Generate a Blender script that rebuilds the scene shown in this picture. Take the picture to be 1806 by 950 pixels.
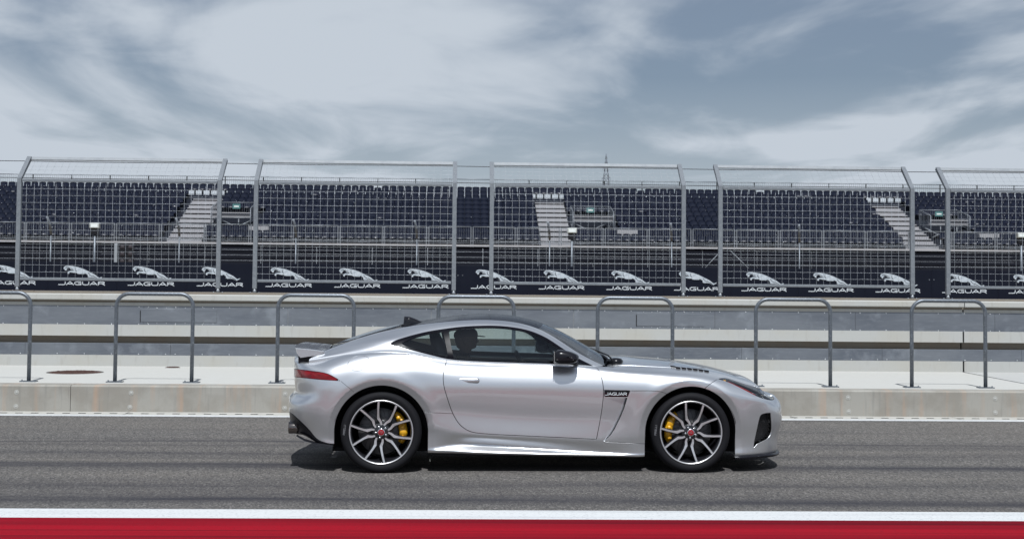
import bpy, math, random
import numpy as np
random.seed(7); np.random.seed(7)
for o in list(bpy.data.objects): bpy.data.objects.remove(o)
SC = bpy.context.scene
COL = SC.collection
R = math.radians

# ---------------------------------------------------------------- camera, sky, sun, exposure
FPX = 2508.0                                     # focal length in pixels of an 1806 px wide frame
YAW, PIT, ROL = R(-1.9), R(2.5), R(0.53)
CAM = np.array([0, 0, 1.66])
V0 = 490 - FPX * math.tan(PIT)
cF = np.array([-math.sin(YAW) * math.cos(PIT), math.cos(YAW) * math.cos(PIT), math.sin(PIT)])
_R0 = np.array([math.cos(YAW), math.sin(YAW), 0]); _U0 = np.cross(_R0, cF)
cR = _R0 * math.cos(ROL) + _U0 * math.sin(ROL); cU = -_R0 * math.sin(ROL) + _U0 * math.cos(ROL)
cd = bpy.data.cameras.new('camera'); cam = bpy.data.objects.new('camera', cd); COL.objects.link(cam)
from mathutils import Matrix, Vector
cam.matrix_world = Matrix(((cR[0], cU[0], -cF[0], 0), (cR[1], cU[1], -cF[1], 0), (cR[2], cU[2], -cF[2], 1.66), (0, 0, 0, 1)))
cd.sensor_width = 36; cd.lens = FPX / 1806 * 36
cd.shift_y = -(475 - V0) / 1806
cd.clip_end = 6000
cd.dof.use_dof = True; cd.dof.focus_distance = 12.3; cd.dof.aperture_fstop = 6.3
SC.camera = cam

SUN_EL = R(58.3); WBT = 7.5
world = bpy.data.worlds.new('World'); SC.world = world; world.use_nodes = True
wn = world.node_tree.nodes; wl = world.node_tree.links; wn.clear()
def N(nt, t, **k):
    n = nt.nodes.new(t)
    for a, b in k.items():
        if a == 'inp':
            for i, v in b.items(): n.inputs[i].default_value = v
        else: setattr(n, a, b)
    return n
def sky():
    nt = world.node_tree
    out = N(nt, 'ShaderNodeOutputWorld'); bg = N(nt, 'ShaderNodeBackground'); bg.inputs[1].default_value = 0.10
    st = N(nt, 'ShaderNodeTexSky', sky_type='NISHITA', sun_disc=False)
    st.sun_elevation = SUN_EL; st.sun_rotation = math.pi; st.altitude = 300; st.air_density = 1.1; st.dust_density = 1.2; st.ozone_density = 1.5
    tc = N(nt, 'ShaderNodeTexCoord'); sp = N(nt, 'ShaderNodeSeparateXYZ'); wl.new(tc.outputs['Generated'], sp.inputs[0])
    # a high, flat cloud deck: direction divided by height (plus a little, for the curve of the deck)
    zc = N(nt, 'ShaderNodeMath', operation='MAXIMUM', inp={1: 0.0}); wl.new(sp.outputs[2], zc.inputs[0])
    za = N(nt, 'ShaderNodeMath', operation='ADD', inp={1: 0.10}); wl.new(zc.outputs[0], za.inputs[0])
    dx = N(nt, 'ShaderNodeMath', operation='DIVIDE'); wl.new(sp.outputs[0], dx.inputs[0]); wl.new(za.outputs[0], dx.inputs[1])
    dy = N(nt, 'ShaderNodeMath', operation='DIVIDE'); wl.new(sp.outputs[1], dy.inputs[0]); wl.new(za.outputs[0], dy.inputs[1])
    cb = N(nt, 'ShaderNodeCombineXYZ'); wl.new(dx.outputs[0], cb.inputs[0]); wl.new(dy.outputs[0], cb.inputs[1])
    mp = N(nt, 'ShaderNodeMapping'); wl.new(cb.outputs[0], mp.inputs[0])
    mp.inputs['Location'].default_value = SKY_OFF; mp.inputs['Rotation'].default_value = (0, 0, R(SKY_ROT)); mp.inputs['Scale'].default_value = (1.0, 0.62, 1)
    n1 = N(nt, 'ShaderNodeTexNoise', noise_dimensions='2D', inp={'Scale': .95, 'Detail': 6.0, 'Roughness': 0.5, 'Distortion': 0.35}); wl.new(mp.outputs[0], n1.inputs['Vector'])
    n2 = N(nt, 'ShaderNodeTexNoise', noise_dimensions='2D', inp={'Scale': 2.2, 'Detail': 6.0, 'Roughness': 0.52, 'Distortion': 0.5}); wl.new(mp.outputs[0], n2.inputs['Vector'])
    mx = N(nt, 'ShaderNodeMath', operation='MULTIPLY_ADD', inp={1: 0.28}); wl.new(n2.outputs[0], mx.inputs[0]); wl.new(n1.outputs[0], mx.inputs[2])
    cr = N(nt, 'ShaderNodeValToRGB'); wl.new(mx.outputs[0], cr.inputs[0])
    e = cr.color_ramp.elements; e[0].position = 0.52; e[0].color = (0.27, 0.27, 0.27, 1); e[1].position = 0.82; e[1].color = (1, 1, 1, 1)
    cr.color_ramp.interpolation = 'EASE'
    # the deck thickens towards the horizon, where one looks along it
    hz = N(nt, 'ShaderNodeMapRange', inp={1: 0.0, 2: 0.14, 3: 0.62, 4: 0.0}); wl.new(sp.outputs[2], hz.inputs[0])
    ad = N(nt, 'ShaderNodeMath', operation='ADD', use_clamp=True); wl.new(cr.outputs[0], ad.inputs[0]); wl.new(hz.outputs[0], ad.inputs[1])
    mix = N(nt, 'ShaderNodeMix', data_type='RGBA'); wl.new(ad.outputs[0], mix.inputs[0])
    sc = N(nt, 'ShaderNodeMix', data_type='RGBA', blend_type='MULTIPLY', inp={0: 1.0, 7: (0.27, 0.31, 0.36, 1)}); wl.new(st.outputs[0], sc.inputs[6])
    wl.new(sc.outputs[2], mix.inputs[6]); mix.inputs[7].default_value = CLOUD
    wl.new(mix.outputs[2], bg.inputs[0]); wl.new(bg.outputs[0], out.inputs[0])
SKY_OFF = (-3.72, 3.40, 0); SKY_ROT = 12; CLOUD = (4.7, 4.9, 5.2, 1)
sky()
ld = bpy.data.lights.new('sun', 'SUN'); ld.energy = 4.2; ld.angle = R(0.53); ld.color = (1.0, 0.965, 0.92)
sun = bpy.data.objects.new('sun', ld); COL.objects.link(sun); sun.rotation_euler = (math.pi / 2 - SUN_EL, 0, R(1.0)); sun.location = (0, -20, 40)
SC.view_settings.view_transform = 'Standard'; SC.view_settings.look = 'None'; SC.view_settings.gamma = 1.0
SC.view_settings.use_curve_mapping = False; SC.view_settings.exposure = 0.30
SC.view_settings.use_white_balance = True; SC.view_settings.white_balance_temperature = 6080; SC.view_settings.white_balance_tint = WBT   # the camera's cool setting
SC.cycles.max_bounces = 10; SC.cycles.transparent_max_bounces = 24; SC.cycles.caustics_reflective = False; SC.cycles.caustics_refractive = False
SC.cycles.sample_clamp_indirect = 6.0

def ray(px, py): return cF + cR * (px - 903) / FPX - cU * (py - V0) / FPX
def at_y(px, py, y): d = ray(px, py); return CAM + d * (y / d[1])

# ---------------------------------------------------------------- helpers
def tag(o, label=None, cat=None, group=None, kind=None):
    for k, v in (('label', label), ('category', cat), ('group', group), ('kind', kind)):
        if v: o[k] = v
    return o
def empty(name, loc=(0, 0, 0), rz=0):
    o = bpy.data.objects.new(name, None); COL.objects.link(o); o.location = loc; o.rotation_euler = (0, 0, rz); o.empty_display_size = .1
    return o
def link(name, me, parent=None, loc=None):
    o = bpy.data.objects.new(name, me); COL.objects.link(o)
    if parent: o.parent = parent
    if loc is not None: o.location = loc
    return o
class MB:
    def __init__(s): s.v = []; s.f = []; s.m = []; s.sm = []; s.mi = 0; s.smooth = False
    def add(s, vs, fs, smooth=None):
        b = len(s.v); s.v += [tuple(map(float, p)) for p in vs]
        for f in fs: s.f.append(tuple(b + i for i in f)); s.m.append(s.mi); s.sm.append(s.smooth if smooth is None else smooth)
        return s
    def box(s, x0, x1, y0, y1, z0, z1):
        return s.add([(x0, y0, z0), (x1, y0, z0), (x1, y1, z0), (x0, y1, z0), (x0, y0, z1), (x1, y0, z1), (x1, y1, z1), (x0, y1, z1)],
                     [(0, 3, 2, 1), (4, 5, 6, 7), (0, 1, 5, 4), (1, 2, 6, 5), (2, 3, 7, 6), (3, 0, 4, 7)], False)
    def bbox(s, x0, x1, y0, y1, z0, z1, b=.01):
        # box whose long edges along x are chamfered
        pts = [(y0 + b, z0), (y1 - b, z0), (y1, z0 + b), (y1, z1 - b), (y1 - b, z1), (y0 + b, z1), (y0, z1 - b), (y0, z0 + b)]
        return s.prism_x(pts, x0, x1)
    def prism_x(s, pts, x0, x1):
        n = len(pts); vs = [(x0, a, b) for a, b in pts] + [(x1, a, b) for a, b in pts]
        fs = [(i, (i + 1) % n, n + (i + 1) % n, n + i) for i in range(n)] + [tuple(reversed(range(n))), tuple(range(n, 2 * n))]
        return s.add(vs, fs, False)
    def prism_y(s, pts, y0, y1):
        n = len(pts); vs = [(a, y0, b) for a, b in pts] + [(a, y1, b) for a, b in pts]
        fs = [(i, n + i, n + (i + 1) % n, (i + 1) % n) for i in range(n)] + [tuple(range(n)), tuple(reversed(range(n, 2 * n)))]
        return s.add(vs, fs, False)
    def tube(s, path, r, n=8, cap=True, smooth=True, up=None):
        P = [np.array(p, float) for p in path]; rings = []
        rr = r if hasattr(r, '__len__') else [r] * len(P)
        b = len(s.v)
        for i, p in enumerate(P):
            t = (P[min(i + 1, len(P) - 1)] - P[max(i - 1, 0)]); t /= np.linalg.norm(t) + 1e-9
            if i == 0:
                u = np.cross(t, (0, 0, 1) if abs(t[2]) < .9 else (1, 0, 0)); u /= np.linalg.norm(u)
            else:
                u = u - t * (u @ t); u /= np.linalg.norm(u) + 1e-9
            w = np.cross(t, u)
            for k in range(n):
                a = 2 * math.pi * (k + .5) / n
                s.v.append(tuple(p + (u * math.cos(a) + w * math.sin(a)) * rr[i]))
        for i in range(len(P) - 1):
            for k in range(n):
                q = (b + i * n + k, b + i * n + (k + 1) % n, b + (i + 1) * n + (k + 1) % n, b + (i + 1) * n + k)
                s.f.append(q); s.m.append(s.mi); s.sm.append(smooth)
        if cap:
            for q in (tuple(reversed(range(b, b + n))), tuple(range(b + (len(P) - 1) * n, b + len(P) * n))):
                s.f.append(q); s.m.append(s.mi); s.sm.append(False)
        return s
    def lathe(s, prof, n=48, axis='y', c=(0, 0, 0), smooth=True, closed=False):
        # prof: list of (radius, along axis)
        b = len(s.v); m = len(prof)
        for k in range(n):
            a = 2 * math.pi * k / n; ca, sa = math.cos(a), math.sin(a)
            for r, h in prof:
                p = {'y': (r * ca, h, r * sa), 'z': (r * ca, r * sa, h), 'x': (h, r * ca, r * sa)}[axis]
                s.v.append((p[0] + c[0], p[1] + c[1], p[2] + c[2]))
        for k in range(n):
            for j in range(m if closed else m - 1):
                j2 = (j + 1) % m
                s.f.append((b + k * m + j, b + ((k + 1) % n) * m + j, b + ((k + 1) % n) * m + j2, b + k * m + j2)); s.m.append(s.mi); s.sm.append(smooth)
        return s
    def rings(s, rs, cap=True, smooth=True):
        # loft of closed rings with equal point counts
        b = len(s.v); n = len(rs[0])
        for q in rs: s.v += [tuple(map(float, p)) for p in q]
        for i in range(len(rs) - 1):
            for k in range(n):
                s.f.append((b + i * n + k, b + i * n + (k + 1) % n, b + (i + 1) * n + (k + 1) % n, b + (i + 1) * n + k)); s.m.append(s.mi); s.sm.append(smooth)
        if cap:
            s.f.append(tuple(reversed(range(b, b + n)))); s.f.append(tuple(range(b + (len(rs) - 1) * n, b + len(rs) * n))); s.m += [s.mi] * 2; s.sm += [smooth] * 2
        return s
    def mesh(s, name, mats):
        me = bpy.data.meshes.new(name); me.from_pydata(s.v, [], s.f)
        for m in (mats if isinstance(mats, (list, tuple)) else [mats]): me.materials.append(m)
        me.polygons.foreach_set('material_index', s.m); me.polygons.foreach_set('use_smooth', s.sm)
        import bmesh
        bm = bmesh.new(); bm.from_mesh(me); bmesh.ops.recalc_face_normals(bm, faces=bm.faces); bm.to_mesh(me); bm.free()
        me.update(); return me
    def build(s, name, mats, parent=None, loc=None): return link(name, s.mesh(name, mats), parent, loc)

# ---------------------------------------------------------------- materials
MATS = {}
def mat(name, col, rough=.6, metal=0., coat=0., spec=.5, noise=None, bump=None, streak=None, ior=None, coat_rough=.03):
    """noise=(scale, amount, darker colour)  bump=(scale, strength)  streak=(scale vector, amount, colour)"""
    m = bpy.data.materials.new(name); m.use_nodes = True; nt = m.node_tree; b = nt.nodes['Principled BSDF']
    b.inputs['Base Color'].default_value = (*col, 1); b.inputs['Roughness'].default_value = rough; b.inputs['Metallic'].default_value = metal
    b.inputs['Coat Weight'].default_value = coat; b.inputs['Coat Roughness'].default_value = coat_rough; b.inputs['Specular IOR Level'].default_value = spec
    tc = N(nt, 'ShaderNodeTexCoord'); last = None
    def mixin(fac, colr):
        nonlocal last
        mx = N(nt, 'ShaderNodeMix', data_type='RGBA'); nt.links.new(fac, mx.inputs[0])
        if last is None: mx.inputs[6].default_value = (*col, 1)
        else: nt.links.new(last, mx.inputs[6])
        mx.inputs[7].default_value = (*colr, 1); last = mx.outputs[2]
    for spec_ in (noise or []):
        sc, lo, hi, amt, c2 = spec_[:5]; vec = spec_[5] if len(spec_) > 5 else (1, 1, 1)
        mp = N(nt, 'ShaderNodeMapping'); mp.inputs['Scale'].default_value = vec; nt.links.new(tc.outputs['Object'], mp.inputs[0])
        t = N(nt, 'ShaderNodeTexNoise', inp={'Scale': sc, 'Detail': 6.0, 'Roughness': .6}); nt.links.new(mp.outputs[0], t.inputs['Vector'])
        mr = N(nt, 'ShaderNodeMapRange', inp={1: lo, 2: hi, 3: 0.0, 4: amt}); nt.links.new(t.outputs[0], mr.inputs[0])
        mixin(mr.outputs[0], c2)
    if last is not None: nt.links.new(last, b.inputs['Base Color'])
    if bump:
        t = N(nt, 'ShaderNodeTexNoise', inp={'Scale': bump[0], 'Detail': 5.0, 'Roughness': .65}); nt.links.new(tc.outputs['Object'], t.inputs['Vector'])
        bp = N(nt, 'ShaderNodeBump', inp={'Strength': bump[1], 'Distance': bump[2] if len(bump) > 2 else .01}); nt.links.new(t.outputs[0], bp.inputs['Height']); nt.links.new(bp.outputs[0], b.inputs['Normal'])
    MATS[name] = m; return m
def glass(name, tint, ior=1.5, rough=0.0):
    m = bpy.data.materials.new(name); m.use_nodes = True; nt = m.node_tree; nt.nodes.clear()
    out = N(nt, 'ShaderNodeOutputMaterial'); tr = N(nt, 'ShaderNodeBsdfTransparent'); gl = N(nt, 'ShaderNodeBsdfGlossy'); fr = N(nt, 'ShaderNodeFresnel', inp={0: ior}); mx = N(nt, 'ShaderNodeMixShader')
    tr.inputs[0].default_value = (*tint, 1); gl.inputs['Roughness'].default_value = rough; gl.inputs[0].default_value = (.95, .97, 1, 1)
    nt.links.new(fr.outputs[0], mx.inputs[0]); nt.links.new(tr.outputs[0], mx.inputs[1]); nt.links.new(gl.outputs[0], mx.inputs[2]); nt.links.new(mx.outputs[0], out.inputs[0])
    MATS[name] = m; return m
def asphalt():
    m = bpy.data.materials.new('asphalt'); m.use_nodes = True; nt = m.node_tree; b = nt.nodes['Principled BSDF']; L = nt.links.new
    tc = N(nt, 'ShaderNodeTexCoord')
    def noise(sc, vec, det=5., ro=.6, loc=(0, 0, 0)):
        mp = N(nt, 'ShaderNodeMapping'); mp.inputs['Scale'].default_value = vec; mp.inputs['Location'].default_value = loc; L(tc.outputs['Object'], mp.inputs[0])
        t = N(nt, 'ShaderNodeTexNoise', inp={'Scale': sc, 'Detail': det, 'Roughness': ro}); L(mp.outputs[0], t.inputs['Vector']); return t.outputs[0]
    def ramp(s, a, bb, c0, c1):
        mr = N(nt, 'ShaderNodeMapRange', inp={1: a, 2: bb, 3: c0, 4: c1}); L(s, mr.inputs[0]); return mr.outputs[0]
    def mix(f, a, c2):
        mx = N(nt, 'ShaderNodeMix', data_type='RGBA'); L(f, mx.inputs[0])
        if hasattr(a, 'name'): L(a, mx.inputs[6])
        else: mx.inputs[6].default_value = (*a, 1)
        mx.inputs[7].default_value = (*c2, 1); return mx.outputs[2]
    c = mix(ramp(noise(.9, (.25, 1, 1)), .35, .65, 0, 1), (.126, .115, .104), (.098, .092, .087))
    mp = N(nt, 'ShaderNodeMapping'); mp.inputs['Scale'].default_value = (1, .38, 1); L(tc.outputs['Object'], mp.inputs[0])
    vo = N(nt, 'ShaderNodeTexVoronoi', inp={'Scale': 92.0}); L(mp.outputs[0], vo.inputs['Vector']); sv = N(nt, 'ShaderNodeSeparateColor'); L(vo.outputs['Color'], sv.inputs[0])
    c = mix(ramp(sv.outputs[0], .55, 1.0, 0, .55), c, (.27, .255, .24))     # pale stones in the mix
    c = mix(ramp(sv.outputs[1], .50, 1.0, 0, .65), c, (.018, .018, .023))   # bitumen and dark stones
    # rubber laid down along the racing direction
    def line(y0, wd, amt):
        nonlocal c
        sp = N(nt, 'ShaderNodeSeparateXYZ'); L(tc.outputs['Object'], sp.inputs[0])
        wob = N(nt, 'ShaderNodeMath', operation='MULTIPLY_ADD', inp={1: .9, 2: -.45 - y0}); L(noise(1.0, (.11, .0, 1), 3., .5, (y0, 0, 0)), wob.inputs[0])
        ad = N(nt, 'ShaderNodeMath', operation='ADD'); L(sp.outputs[1], ad.inputs[0]); L(wob.outputs[0], ad.inputs[1])
        ab = N(nt, 'ShaderNodeMath', operation='ABSOLUTE'); L(ad.outputs[0], ab.inputs[0])
        f = ramp(ab.outputs[0], 0, wd, 1, 0); pw = N(nt, 'ShaderNodeMath', operation='POWER', inp={1: 1.7}); L(f, pw.inputs[0])
        br = ramp(noise(1.0, (.26, 3., 1), 5., .6, (y0 * 3, 2, 0)), .28, .60, .18 * amt, amt)
        mu = N(nt, 'ShaderNodeMath', operation='MULTIPLY'); L(pw.outputs[0], mu.inputs[0]); L(br, mu.inputs[1])
        c = mix(mu.outputs[0], c, (.018, .018, .026))
    for y0, wd, amt in ((14.4, .16, .85), (14.15, .30, .5), (13.5, .42, .55), (12.68, .26, .95), (12.5, .55, .6), (11.5, .5, .62), (10.62, .36, .95), (10.8, .6, .6), (15.5, .2, .25), (7.6, .5, .6), (6.3, .7, .8)): line(y0, wd, amt)
    c = mix(ramp(noise(1.0, (.03, 1.6, 1), 6., .55, (1.3, .42, 0)), .52, .70, 0, .4), c, (.026, .026, .033))
    L(c, b.inputs['Base Color']); b.inputs['Roughness'].default_value = .82; b.inputs['Specular IOR Level'].default_value = .3
    bp = N(nt, 'ShaderNodeBump', inp={'Strength': .8, 'Distance': .012}); L(noise(50, (1, 1, 1), 3., .7), bp.inputs['Height']); L(bp.outputs[0], b.inputs['Normal'])
    MATS['asphalt'] = m
asphalt()
mat('earth', (.27, .20, .13), .95, noise=[(.15, .4, .6, .5, (.16, .14, .08)), (3, .4, .6, .4, (.33, .26, .18))])
mat('white_paint', (.56, .57, .575), .6, noise=[(1.5, .50, .70, .55, (.36, .37, .39), (.2, 4, 1)), (45, .54, .68, .6, (.25, .25, .27)), (1.0, .60, .64, .5, (.20, .20, .22), (.05, 11, 1))], bump=(130, .35, .004))
mat('red_paint', (.25, .006, .015), .9, spec=.04, noise=[(1.0, .42, .64, .75, (.085, .004, .010), (.06, 2.5, 1)), (1.0, .57, .62, .6, (.05, .006, .010), (.03, 9, 1)), (40, .54, .70, .5, (.10, .010, .016))], bump=(130, .3, .004))
mat('walkway_concrete', (.435, .432, .412), .85, noise=[(.7, .4, .7, .35, (.43, .42, .39)), (6, .5, .75, .25, (.40, .37, .33)), (90, .58, .75, .3, (.36, .34, .31))], bump=(160, .25, .004))
mat('walkway_grey', (.40, .40, .39), .85, noise=[(.9, .4, .7, .4, (.34, .34, .33)), (90, .58, .75, .3, (.30, .30, .29))], bump=(160, .25, .004))
mat('kerb_concrete', (.285, .275, .25), .85, noise=[(2.2, .42, .62, .8, (.215, .20, .175)), (1.6, .52, .68, .55, (.37, .245, .165), (3.2, 1, .25)), (5.0, .55, .70, .45, (.16, .155, .15), (4, 1, .25)), (70, .62, .72, .6, (.12, .11, .10))], bump=(90, .4, .004))
mat('wall_concrete', (.37, .372, .360), .85, noise=[(1.3, .42, .66, .5, (.36, .34, .29)), (3.5, .55, .72, .45, (.25, .235, .205), (3, 1, .6)), (80, .60, .74, .5, (.22, .2, .18))], bump=(90, .35, .004))
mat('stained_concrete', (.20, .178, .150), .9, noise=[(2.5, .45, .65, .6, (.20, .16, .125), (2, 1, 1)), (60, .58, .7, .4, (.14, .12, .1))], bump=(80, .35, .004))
mat('sheet_metal', (.20, .215, .24), .50, .7, noise=[(1.1, .40, .66, .7, (.105, .118, .146), (.5, 1, 2)), (9, .5, .7, .35, (.25, .27, .30), (.6, 1, 3)), (2.0, .56, .72, .5, (.36, .385, .42))])
mat('rivet', (.75, .76, .78), .3, .9)
mat('galvanised', (.21, .225, .245), .5, .5, noise=[(14, .42, .66, .6, (.15, .165, .19)), (45, .5, .68, .45, (.32, .34, .36))])
mat('galvanised_pale', (.36, .38, .40), .5, .45, noise=[(10, .42, .66, .5, (.26, .28, .31)), (40, .5, .68, .4, (.46, .48, .50))])
mat('hoop_steel', (.135, .150, .172), .42, .55, noise=[(9, .42, .66, .6, (.11, .125, .145)), (38, .54, .68, .5, (.32, .34, .36))])
mat('wire', (.33, .35, .38), .5, .4)
mat('dark_cable', (.03, .032, .04), .5)
mat('rust_iron', (.10, .052, .042), .8, .2, noise=[(30, .45, .65, .7, (.055, .034, .034))], bump=(60, .7, .01))
mat('slot_black', (.012, .012, .014), .9)
mat('joint', (.10, .095, .09), .95)
mat('drain_stone', (.40, .39, .36), .85, noise=[(6, .45, .65, .4, (.28, .27, .25))])
mat('board_navy', (.005, .0065, .014), .4, spec=.2, noise=[(.8, .45, .65, .6, (.008, .010, .018))])
mat('logo_silver', (.62, .66, .70), .35, .3, noise=[(5, .45, .62, .7, (.36, .41, .46), (1, 1, 2.5))])
mat('letter_white', (.60, .63, .66), .45)
mat('seat_plastic', (.0058, .0088, .0225), .40, spec=.27, noise=[(.45, .4, .6, .5, (.009, .0115, .025))])
mat('stand_floor', (.15, .155, .17), .7, noise=[(2, .45, .65, .4, (.10, .105, .12))])
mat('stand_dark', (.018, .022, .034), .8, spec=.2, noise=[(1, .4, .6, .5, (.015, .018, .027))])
mat('aluminium_step', (.36, .355, .37), .55, .25, noise=[(3, .45, .65, .4, (.27, .265, .285))])
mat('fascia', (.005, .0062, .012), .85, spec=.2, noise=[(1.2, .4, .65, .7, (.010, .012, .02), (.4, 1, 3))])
mat('stand_steel', (.19, .205, .23), .5, .5)
mat('sign_green', (.07, .17, .17), .7)
mat('sign_white', (.75, .78, .76), .5)
mat('lamp_white', (.46, .47, .44), .6)
mat('trim_black', (.006, .006, .009), .28, spec=.06)
mat('roof_black', (.004, .005, .010), .22, spec=.05)
mat('matt_black', (.010, .010, .013), .65, spec=.2)
mat('signal_lens', (.05, .045, .05), .7, spec=.1)
mat('pylon_grey', (.13, .145, .18), .6, .3)
# car
mat('tyre_rubber', (.0055, .0055, .0075), .75, spec=.22, bump=(60, .15, .003))
mat('gloss_black', (.008, .008, .011), .06, spec=.5)
mat('wheel_black', (.011, .011, .014), .3, coat=.6)
mat('machined', (.70, .69, .70), .36, .9)
mat('disc_iron', (.11, .108, .112), .5, .8)
mat('caliper_yellow', (.66, .35, .010), .30, coat=.6)
mat('chrome', (.72, .72, .74), .12, 1.0)
mat('cap_red', (.26, .008, .014), .4)
mat('inner_black', (.010, .010, .012), .85)
mat('interior_black', (.016, .016, .019), .7, spec=.25)
mat('seat_leather', (.020, .020, .024), .45)
mat('satin_black', (.008, .008, .011), .25, spec=.28)
mat('grille_black', (.012, .012, .014), .45)
mat('tail_red', (.20, .005, .009), .10, spec=.4, noise=[(9, .42, .6, .8, (.07, .002, .004), (.5, 1, 3))])
mat('lamp_dark', (.05, .055, .065), .10, .3, coat=1.0)
mat('lamp_silver', (.55, .57, .60), .15, .9)
mat('amber', (.75, .34, .02), .25, coat=1)
mat('reflector_red', (.22, .02, .02), .2, coat=1)
mat('rubber_letter', (.13, .13, .14), .8)
mat('tip_metal', (.20, .18, .17), .18, 1.0)
mat('skin', (.42, .25, .18), .55); mat('cloth_dark', (.018, .02, .028), .85); mat('cap_dark', (.013, .014, .018), .8); mat('lens_dark', (.008, .008, .01), .08, coat=1)
glass('side_glass', (.70, .78, .78), 1.6); glass('screen_glass', (.42, .48, .52), 1.4); glass('rear_glass', (.10, .11, .13)); glass('lamp_glass', (.85, .88, .90), 1.45)
def paint():
    m = bpy.data.materials.new('silver_paint'); m.use_nodes = True; nt = m.node_tree; b = nt.nodes['Principled BSDF']; L = nt.links.new
    b.inputs['Base Color'].default_value = (.70, .71, .735, 1); b.inputs['Metallic'].default_value = .92; b.inputs['Roughness'].default_value = .36
    b.inputs['Coat Weight'].default_value = 1.0; b.inputs['Coat Roughness'].default_value = .02; b.inputs['Coat IOR'].default_value = 1.5
    tc = N(nt, 'ShaderNodeTexCoord'); vo = N(nt, 'ShaderNodeTexVoronoi', inp={'Scale': 1600.0}); L(tc.outputs['Object'], vo.inputs['Vector'])
    mr = N(nt, 'ShaderNodeMapRange', inp={1: 0., 2: 1., 3: .28, 4: .39}); L(vo.outputs['Color'], mr.inputs[0]); L(mr.outputs[0], b.inputs['Roughness'])
    MATS['silver_paint'] = m
paint()
M = MATS

# ---------------------------------------------------------------- ground, road, markings
def sheet(name, x0, x1, y0, y1, z, m, t=.004):
    return tag(MB().box(x0, x1, y0, y1, z - t, z).build(name, M[m]), kind='structure')
def ground():
    # one sheet to the horizon
    g = MB().add([(-2500, -60, -.03), (2500, -60, -.03), (2500, 4000, -.03), (-2500, 4000, -.03)], [(0, 1, 2, 3)]).build('ground', M['earth']); tag(g, kind='structure')
    sheet('road', -60, 60, -30, 16.9, 0, 'asphalt', .025)
    sheet('main_straight', -160, 160, 22.0, 61.5, -.006, 'asphalt', .02)
    sheet('red_stripe', -60, 60, 8.35, 9.862, .004, 'red_paint', .0035)
    sheet('white_line', -60, 60, 9.862, 10.235, .005, 'white_paint', .0045)
    sheet('edge_line', -60, 60, 16.87, 17.01, .0085, 'white_paint', .006)
ground()
XL, XR = -22, 24                 # how far the pit wall, kerb and walkway run
def kerb():
    KX = [XL, -4.72, 7.86, XR]
    k = empty('concrete_kerb', (0, 17.36, 0)); tag(k, 'long low stained concrete kerb face behind the silver car', 'kerb')
    for a, b in zip(KX[:-1], KX[1:]):
        MB().prism_x([(0, -.03), (0, .307), (.018, .325), (.30, .325), (.30, -.03)], a + .003, b - .003).build('concrete_block', M['kerb_concrete'], k)
    MB().box(XL, XR, .03, .28, -.03, .30).build('joint_fill', M['joint'], k)
    me = None
    for i, x in enumerate([-5.36, -4.0, -2.15, -.3, 1.5, 3.3, 4.72, 6.55, 8.4, -7.2]):
        for z in (.235, .065):
            if me is None:
                me = MB().lathe([(.0, -.002), (.016, -.002), (.019, .002), (.022, -.003), (.027, -.003), (.029, .001)], 18, 'y').mesh('tie_plug', M['wall_concrete'])
            link('tie_plug', me, k, (x + random.uniform(-.01, .01), 0, z))
    # slotted drain between the white edge line and the kerb
    d = empty('slot_drain', (0, 17.01, 0)); tag(d, 'pale slotted drain channel running along the foot of the kerb', 'drain')
    mb = MB(); x = XL
    while x < XR:
        mb.box(x, x + 1.99, .0, .345, -.025, .010); x += 2.0
    mb.build('drain_stone', M['drain_stone'], d)['kind'] = 'stuff'
    s = MB(); x = -9.0
    while x < 10.5:
        s.box(x, x + .085, .10, .135, -.0, .0135)
        x += .185 if random.random() > .04 else .37
    s.build('slot', M['slot_black'], d)['kind'] = 'stuff'
kerb()
sheet('walkway', XL, 7.42, 17.66, 21.02, .325, 'walkway_concrete', .06)
sheet('walkway_extension', 7.46, XR, 17.66, 21.02, .325, 'walkway_grey', .06)
tag(MB().box(7.42, 7.46, 17.66, 21.02, .25, .317).build('walkway_joint', M['joint']), kind='structure')
def manhole(x, y, r, label):
    m = empty('drain_cover', (x, y, .325)); tag(m, label, 'drain cover', 'round drain covers in the walkway')
    mb = MB().lathe([(0, .004), (r * .97, .004), (r, .0005), (r, -.02)], 48, 'z')
    for i in range(-6, 7):
        for j in range(-6, 7):
            px, py = i * r * .14 + (j % 2) * r * .07, j * r * .14
            if px * px + py * py < (r * .88) ** 2: mb.box(px - r * .045, px + r * .045, py - r * .03, py + r * .03, .004, .011)
    mb.build('cover', M['rust_iron'], m)
    MB().lathe([(r * 1.005, .003), (r * 1.09, .003), (r * 1.1, -.01)], 48, 'z').build('frame', M['joint'], m)
manhole(-5.275, 19.6, .345, 'large rust brown round drain cover between two hoop rails')
manhole(-4.19, 20.75, .10, 'small round drain cover close to the foot of the pit wall')

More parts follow.
